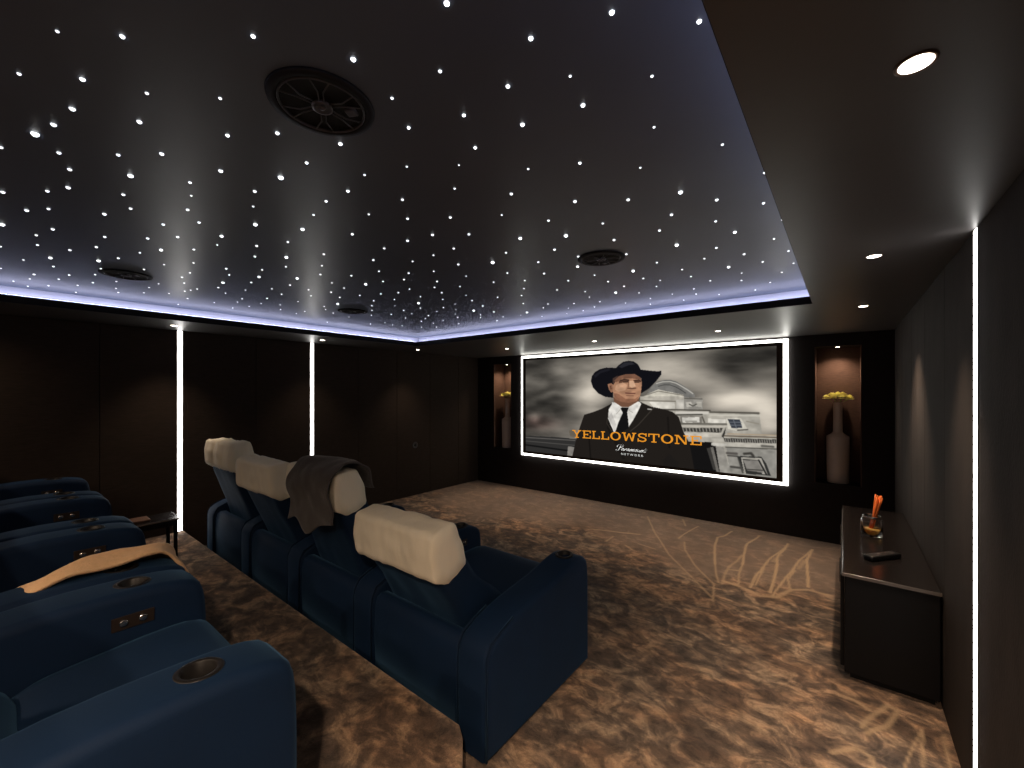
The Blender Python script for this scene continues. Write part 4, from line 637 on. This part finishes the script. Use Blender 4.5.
# reed diffuser jar
jar = thing('reed_diffuser', 'glass jar of amber oil with orange reeds on the cabinet', 'diffuser', (.155, 3.99, ZT))
bm = bmesh.new(); lathe(bm, [(0,.0005),(.058,.0005),(.062,.008),(.062,.118),(.056,.128),(.050,.132),(.050,.140),(.046,.140),(.046,.13),(.055,.118),(.057,.014),(0,.012)], 32); obj('glass', bm, M['glass'], jar, True)
bm = bmesh.new(); lathe(bm, [(0,.0135),(.0555,.0145),(.0555,.048),(0,.048)], 28); obj('oil', bm, M['oil'], jar, True)
bm = bmesh.new()
for k in range(9):
    a = PI*.86+k*.085
    P = [(.0632*math.cos(a+d), .0632*math.sin(a+d), z) for d, z in ((0,.03),(.085,.03),(.085,.1),(0,.1))]
    bm.faces.new([bm.verts.new(p) for p in P])
obj('paper_label', bm, M['paper'], jar)
bm = bmesh.new(); lathe(bm, [(.051,.128),(.053,.130),(.053,.142),(.051,.144),(.0505,.142)], 28, closed=True); obj('collar', bm, M['chrome'], jar, True)
for k in range(11):
    a = k*2.4; r0 = .012*math.sqrt(k/11+.05); r1 = .021*math.sqrt(k/11+.05)
    lx, ly = .040, .014
    bm = bmesh.new()
    tube(bm, [(-.01+r0*math.cos(a), r0*math.sin(a), .02), (lx*.45+r0*math.cos(a), ly*.4+r0*math.sin(a), .15), (lx+r1*math.cos(a), ly+r1*math.sin(a), .285+.012*math.sin(k*3))], .0042, 6)
    obj('reed', bm, M['reed'], jar, True)
# remote control
rem = thing('remote_control', 'black remote control lying on the cabinet', 'remote', (.185, 3.475, ZT), -math.radians(38))
bm = bmesh.new(); box(bm, -.029, .029, -.12, .12, .0005, .030, .009, 3); obj('shell', bm, M['plastic'], rem, True)
for r_ in range(9):
    for c_ in range(3):
        if r_ in (3,) : continue
        bm = bmesh.new(); box(bm, -.018+c_*.0135, -.0095+c_*.0135, -.095+r_*.02, -.0855+r_*.02, .0302, .0322, .0008, 1); obj('button', bm, M['key'], rem)
bm = bmesh.new(); lathe(bm, [(0,.0332),(.006,.033),(.012,.0322),(.012,.0302)], 20, 0, -.0325); obj('navigation_pad', bm, M['key'], rem, True)

# ---------------------------------------------------------------- cinema recliners
AW = .195
ARM = [(0,0),(0,.46),(.03,.515),(.10,.55),(.20,.582),(.34,.604),(.58,.630),(.72,.662),(.82,.674),(.875,.655),(.895,.60),(.9,.45),(.9,0)]
def arm_mesh(zs, cupy, tops):
    prof = [(0,.012),(0,.44)] + smooth_curve([(0,.46)]+tops+[(.915,.645),(.935,.59),(.94,.48)], 1)[1:-1] + [(.94,.44),(.94,.012)]
    prof = [(y, z*zs) for y, z in prof]
    bm = bmesh.new(); prism_x(bm, prof, -AW/2, AW/2, .034, 5)
    o = obj('armrest', bm, M['velvet'])
    bm = bmesh.new(); lathe(bm, [(0,.50*zs), (.040,.50*zs), (.040,.9), (0,.9)], 32, 0, cupy); cut = obj('cutter', bm, M['black'])
    md = o.modifiers.new('b', 'BOOLEAN'); md.operation = 'DIFFERENCE'; md.object = cut; md.solver = 'EXACT'
    bpy.context.view_layer.update()
    me = bpy.data.meshes.new_from_object(o.evaluated_get(bpy.context.evaluated_depsgraph_get()))
    bpy.data.objects.remove(o); bpy.data.objects.remove(cut)
    me.materials.clear(); me.materials.append(M['velvet'])
    me.shade_smooth()
    try: me.set_sharp_from_angle(angle=math.radians(38))
    except Exception: pass
    me.name = 'armrest'; return me
CUPY = {1.0: .805, 1.09: .73}
ARMS = {1.0: arm_mesh(1.0, .805, [(.03,.515),(.10,.55),(.20,.582),(.34,.604),(.58,.630),(.72,.662),(.84,.674)]),
        1.09: arm_mesh(1.09, .73, [(.03,.515),(.10,.57),(.20,.62),(.34,.66),(.52,.678),(.70,.676),(.84,.668)])}
def add_mesh(name, me, parent, loc=(0,0,0)):
    o = bpy.data.objects.new(name, me); C.objects.link(o); o.parent = parent; o.location = loc; return o

def arm(parent, x, zs, panel):
    a = add_mesh('armrest', ARMS[zs], parent, (x, 0, 0))
    zt = .672*zs
    bm = bmesh.new()
    # cup holder: flange with a deep dark cup
    lathe(bm, [(.0385,-.085),(.0385,.001),(.041,.0035),(.050,.0035),(.054,.0005),(.053,-.004),(.0395,-.006),(.0395,-.086)], 36)
    bm.transform(Matrix.Rotation(math.radians(5 if zs == 1.0 else -1), 4, 'X'))
    c = obj('cup_holder', bm, M['cup'], a, True); c.location = (0, CUPY[zs], zt+.0015)
    bm = bmesh.new(); lathe(bm, [(0,-.084),(.038,-.084),(.038,-.086),(0,-.086)], 24); c2 = obj('cup_base', bm, M['black'], a, True); c2.location = (0, CUPY[zs], zt+.0015)
    # piping along the rear edges
    for s in (-1, 1):
        pts = [(s*(AW/2-.008), .006, .02), (s*(AW/2-.008), .006, .42*zs), (s*(AW/2-.008), .012, .47*zs), (s*(AW/2-.010), .04, .523*zs), (s*(AW/2-.011), .11, .552*zs), (s*(AW/2-.012), .2, .580*zs)]
        bm = bmesh.new(); tube(bm, pts, .006, 6); obj('piping', bm, M['velvet_dark'], a, True)
    if panel:
        x1 = AW/2
        bm = bmesh.new(); box(bm, x1-.001, x1+.004, .66, .775, .562*zs, .605*zs, .002, 1); p = obj('control_panel', bm, M['panelp'], a)
        for k in (0, 1):
            bm = bmesh.new(); lathe(bm, [(.013,0),(.013,.003),(.009,.005),(0,.005)], 20); bm.transform(Matrix.Rotation(PI/2, 4, 'Y'))
            b = obj('button', bm, M['chrome'], p, True); b.location = (x1+.004, .691+k*.052, .5835*zs)
    return a

def wrinkle(bm, amp, sc, seed):
    bm.normal_update()
    off = Vector((seed*3.1, seed*1.7, seed*2.3))
    d = [(v, v.normal*amp*noise.noise(Vector((v.co.x*sc, v.co.y*sc, v.co.z*sc*.5))+off)) for v in bm.verts]
    for v, k in d: v.co += k

def loft_x(prof, x0, x1, n, endscale=.93, round_=.05, fold=.0):
    """closed YZ outline swept over n stations with softly rounded ends"""
    bm = bmesh.new(); cy = sum(p[0] for p in prof)/len(prof); cz = sum(p[1] for p in prof)/len(prof)
    rings = []
    for i in range(n+1):
        t = i/n; x = x0+(x1-x0)*t; d = min(x-x0, x1-x)
        s = 1 if d >= round_ else endscale+(1-endscale)*math.sqrt(max(0, 1-(1-d/round_)**2))
        rings.append([bm.verts.new((x, cy+(y-cy)*s, cz+(z-cz)*s)) for y, z in prof])
    m = len(prof)
    for a, b in zip(rings, rings[1:]):
        for k in range(m): bm.faces.new((a[k], b[k], b[(k+1)%m], a[(k+1)%m]))
    for rg in (rings[0], rings[-1]):
        inner = [bm.verts.new((v.co.x, cy+(v.co.y-cy)*.5, cz+(v.co.z-cz)*.5)) for v in rg]
        for k in range(m): bm.faces.new((rg[k], rg[(k+1)%m], inner[(k+1)%m], inner[k]))
        bm.faces.new(inner)
    bmesh.ops.recalc_face_normals(bm, faces=bm.faces)
    return bm
def dense(pts, step):
    out = []
    for a, b in zip(pts, pts[1:]+pts[:1]):
        L_ = math.hypot(b[0]-a[0], b[1]-a[1]); n = max(1, int(round(L_/step)))
        out += [(a[0]+(b[0]-a[0])*i/n, a[1]+(b[1]-a[1])*i/n) for i in range(n)]
    return out

HX, HZ = .28, .42       # recline hinge (local y, z)
def recliner(loc, label, inner, zs, arms, lift, rot, seed, group):
    """inner: width between the arms; arms: list of (x, has control panel)"""
    t = thing('cinema_recliner', label, 'recliner', loc, 0, group)
    for x, p in arms: arm(t, x, zs, p)
    hw = inner/2-.003
    # rear shell of the seat body
    bm = bmesh.new(); pr = [(.02,.012),(.012,.30),(.018,.43),(.03,.475),(.06,.495),(.10,.49),(.13,.46),(.14,.40),(.14,.012)]
    prism_x(bm, [(y, z*zs) for y, z in pr], -hw, hw, .018, 4); obj('rear_panel', bm, M['velvet'], t, True)
    bm = bmesh.new(); box(bm, -hw+.01, hw-.01, .145, .84, .012, .30*zs, .01); obj('seat_base', bm, M['velvet_dark'], t)
    # seat cushion with a rolled front
    pr = smooth_closed([(.42,.305*zs),(.40,.46*zs),(.46,.508*zs),(.62,.522*zs),(.80,.535*zs),(.92,.53*zs),(.965,.47),(.95,.38),(.86,.305*zs)], 2)
    bm = loft_x(pr, -hw, hw, 16, .9, .05); obj('seat_cushion', bm, M['velvet'], t, True)
    pr = smooth_closed([(.86,.03),(.86,.30),(.915,.345),(.945,.30),(.945,.08),(.92,.03)], 2)
    bm = loft_x(pr, -hw, hw, 12, .9, .04); obj('footrest', bm, M['velvet'], t, True)
    # reclining part
    R = Matrix.Translation((0, HX, HZ)) @ Matrix.Rotation(rot, 4, 'X') @ Matrix.Translation((0, -HX, -HZ))
    ux, uz = -.33, .944
    def L_(p): return (p[0]+ux*lift, p[1]+uz*lift)
    zo = (zs-1)*.5
    up = lambda P: [(p[0], p[1]+zo) for p in P]
    pr = up([L_((-.085,.86)), (-.058+ux*lift*.6,.76+uz*lift*.6), (.06,.58), (.15,.38), (.42,.40), (.47,.48), (.36,.595), (.21,.70), (.115+ux*lift*.5,.83+uz*lift*.5), L_((.055,.95)), L_((-.03,.97))])
    pr = smooth_closed(pr, 2)
    bm = loft_x(pr, -hw+.034, hw-.034, 16, .88, .07); wrinkle(bm, .008, 9, seed); bm.transform(R)
    obj('backrest', bm, M['velvet'], t, True)
    pr = up([L_(p) for p in ((.012,1.035), (-.122,1.0), (-.128,.90), (-.108,.785), (-.024,.742), (.045,.775), (.098,.82), (.072,.93))])
    pr = dense(smooth_closed(pr, 1, .12), .016)
    bm = loft_x(pr, -hw+.020, hw-.020, 40, .955, .025); wrinkle(bm, .012, 7, seed+5); wrinkle(bm, .006, 22, seed+9); bm.transform(R)
    obj('headrest_cover', bm, M['cover'], t, True)
    return t, R

def T(o, x, y, z): o.location = (x, y, z)
PF = .885; Y1 = 1.36
front = []
labels = ['navy recliner of the front row nearest the viewer, with a large ivory headrest cover',
          'navy front row recliner with a grey throw over its headrest',
          'navy front row recliner between the leftmost one and the grey throw',
          'leftmost navy recliner of the front row, ivory headrest cover upright']
prm = [(0, 0, 1), (.125, -.11, 2), (.085, -.08, 3), (.15, -.15, 4)]
for k in range(4):
    cx = -1.32-PF/2-PF*k
    arms = [(PF/2, k > 0)] if k < 3 else [(PF/2, True), (-PF/2, True)]
    if k == 0: arms = [(PF/2, False)]
    lift, rot, sd = prm[k]
    front.append(recliner((cx, Y1, 0), labels[k], PF-AW-.004, 1.0, arms, lift, rot, sd, 'front row cinema recliners'))
labels = ['navy recliner of the back row nearest the viewer, on the carpeted platform',
          'navy back row recliner with a sand coloured throw over its armrest',
          'navy back row recliner behind the sand throw, third from the viewer',
          'farthest navy recliner of the back row, against the left wall']
for k in range(4):
    cx = -1.67-.985*k
    recliner((cx, -.395, ZR+.001), labels[k], .585, 1.09, [(.39, False), (-.39, True)], .12, 0, 11+k, 'back row cinema recliners')

# ---------------------------------------------------------------- throws
def cloth(name, rows, m, thick, label, cat, fold=.006, seed=0, fringe=None):
    """rows: list of rails, each a list of points of equal count; skinned and thickened"""
    bm = bmesh.new(); g_ = []
    nr, nc = len(rows), len(rows[0])
    def samp(P, t):
        f = t*(len(P)-1); i = min(int(f), len(P)-2); u = f-i
        p0, p1, p2, p3 = P[max(i-1,0)], P[i], P[i+1], P[min(i+2,len(P)-1)]
        return .5*((2*p1)+(-p0+p2)*u+(2*p0-5*p1+4*p2-p3)*u*u+(-p0+3*p1-3*p2+p3)*u**3)
    rows = [[Vector(p) for p in r] for r in rows]
    NU, NV = 46, 46
    R_ = [[samp(r, j/NV) for j in range(NV+1)] for r in rows]
    for i in range(NU+1):
        g_.append([bm.verts.new(samp([r[j] for r in R_], i/NU)) for j in range(NV+1)])
    for i in range(NU):
        for j in range(NV): bm.faces.new((g_[i][j], g_[i+1][j], g_[i+1][j+1], g_[i][j+1]))
    bmesh.ops.recalc_face_normals(bm, faces=bm.faces); bm.normal_update()
    for i in range(NU+1):
        for j in range(NV+1):
            v = g_[i][j]; v.co += v.normal*(fold*math.sin(j*.55+1.5*math.sin(i*.12+seed))+fold*.8*noise.noise(v.co*14+Vector((seed,0,0))))
    top = [v for v in bm.verts]
    r = bmesh.ops.solidify(bm, geom=list(bm.faces), thickness=thick)
    o = obj(name, bm, m, None, True); tag(o, label, cat); return o

# grey throw over the second front seat's headrest
cx2 = -1.32-PF/2-PF; lf = .165
RT = Matrix.Translation((0, HX, HZ)) @ Matrix.Rotation(-.11, 4, 'X') @ Matrix.Translation((0, -HX, -HZ))
def H(x, dy, z):
    v = RT @ Vector((x*.90, dy, z-.042 if z > .9 else z)); return (cx2+v.x, Y1+v.y, v.z)
o_ = .022
hw2 = .345
rails = []
for x_top, x_bot in ((-.20,-.245), (-.08,-.12), (.06,.02), (.2,.17), (.352,.36)):
    yb = -.128-.054-o_
    zb = {-.245:.77, -.12:.80, .02:.72, .17:.79, .36:.83}[x_bot]
    rails.append([H(x_bot, -.16, zb), H(x_bot*.9+x_top*.1, -.17, .93), H(x_bot*.6+x_top*.4, yb-.004, 1.04), H(x_top, -.122-.054-o_, 1.15),
                  H(x_top, -.09-.04, 1.215), H(x_top, -.02, 1.235), H(x_top, .040, 1.205), H(x_top, .078, 1.14), H(x_top, .098, 1.07)])
cloth('throw_blanket', rails, M['throw'], .012, 'dark grey wool throw draped over a front row headrest', 'throw', .007, 1)

# sand throw on the back row armrest
axx = -1.67-.985+.39; top = ZR+.674*1.09
rails = []
for x in (-.19, -.13, -.065, -.01, .04):
    e_ = .0 if x > -.1 else (-.02 if x > -.15 else -.08)
    lift_ = .020+.020*math.exp(-((x+.05)/.06)**2)
    b = [(axx+x, -.42+y, z_+lift_+e_) for y, z_ in ((.02,top-.12),(.16,top-.085),(.30,top-.065),(.42,top-.075),(.52,top-.02),(.64,top+.01),(.78,top+.02),(.88,top+.012),(.94,top-.04),(.965,top-.11))]
    rails.append(b)
bl = cloth('throw_blanket', rails, M['beige'], .012, 'sand coloured throw lying over a back row armrest', 'throw', .008, 3)
bm = bmesh.new()
for k in range(20):
    x = axx-.165+k*.0098
    tube(bm, [(x, .545, top-.105), (x+.004, .553+.004*math.sin(k), top-.135), (x-.003, .552, top-.165)], [.005,.0045,.002], 5)
fr = obj('fringe', bm, M['beige'], bl, True)

# ---------------------------------------------------------------- side table by the back row
tb = thing('side_table', 'small black side table in front of the farthest back row seats', 'side table', (-4.545, .80, ZR))
TH = .377
bm = bmesh.new(); box(bm, -.14, .14, -.22, .22, TH-.014, TH, .003); obj('table_top', bm, M['glasstop'], tb)
bm = bmesh.new(); box(bm, -.130, .130, -.21, .21, TH-.062, TH-.0145, .003); obj('apron', bm, M['lacquer'], tb)
bm = bmesh.new(); box(bm, -.1415, .1415, .2205, .223, TH-.012, TH+.001); box(bm, .1405, .1425, -.22, .22, TH-.012, TH+.001); obj('metal_edge', bm, M['chrome'], tb)
for sx in (-1, 1):
    for sy in (-1, 1):
        bm = bmesh.new(); box(bm, sx*.12-.012, sx*.12+.012, sy*.195-.012, sy*.195+.012, 0, TH-.0625, .002); obj('leg', bm, M['lacquer'], tb)
bk = thing('coaster_tile', 'flat brown wooden tile lying on the side table', 'tile', (-4.56, .76, ZR+TH+.0012))
bm = bmesh.new(); box(bm, -.075, .075, -.085, .085, 0, .012, .003); obj('tile', bm, M['walnut'], bk)

# ---------------------------------------------------------------- camera, world, view
cam = bpy.data.cameras.new('camera'); co = bpy.data.objects.new('camera', cam); C.objects.link(co)
cam.sensor_width = 36; cam.lens = 36*418/1024; cam.shift_y = 8/1024; cam.clip_start = .02
co.location = (0, 0, 1.65); co.rotation_euler = (PI/2, 0, math.radians(38.5)); SC.camera = co
w = bpy.data.worlds.new('world'); SC.world = w; w.use_nodes = True
w.node_tree.nodes['Background'].inputs[0].default_value = (.5,.55,.7,1); w.node_tree.nodes['Background'].inputs[1].default_value = .02
SC.view_settings.view_transform = 'Standard'; SC.view_settings.look = 'None'
SC.view_settings.exposure = 0; SC.view_settings.gamma = 1; SC.view_settings.use_curve_mapping = False
SC.cycles.use_denoising = True
SC.cycles.max_bounces = 8; SC.cycles.diffuse_bounces = 4
SC.cycles.sample_clamp_indirect = 6
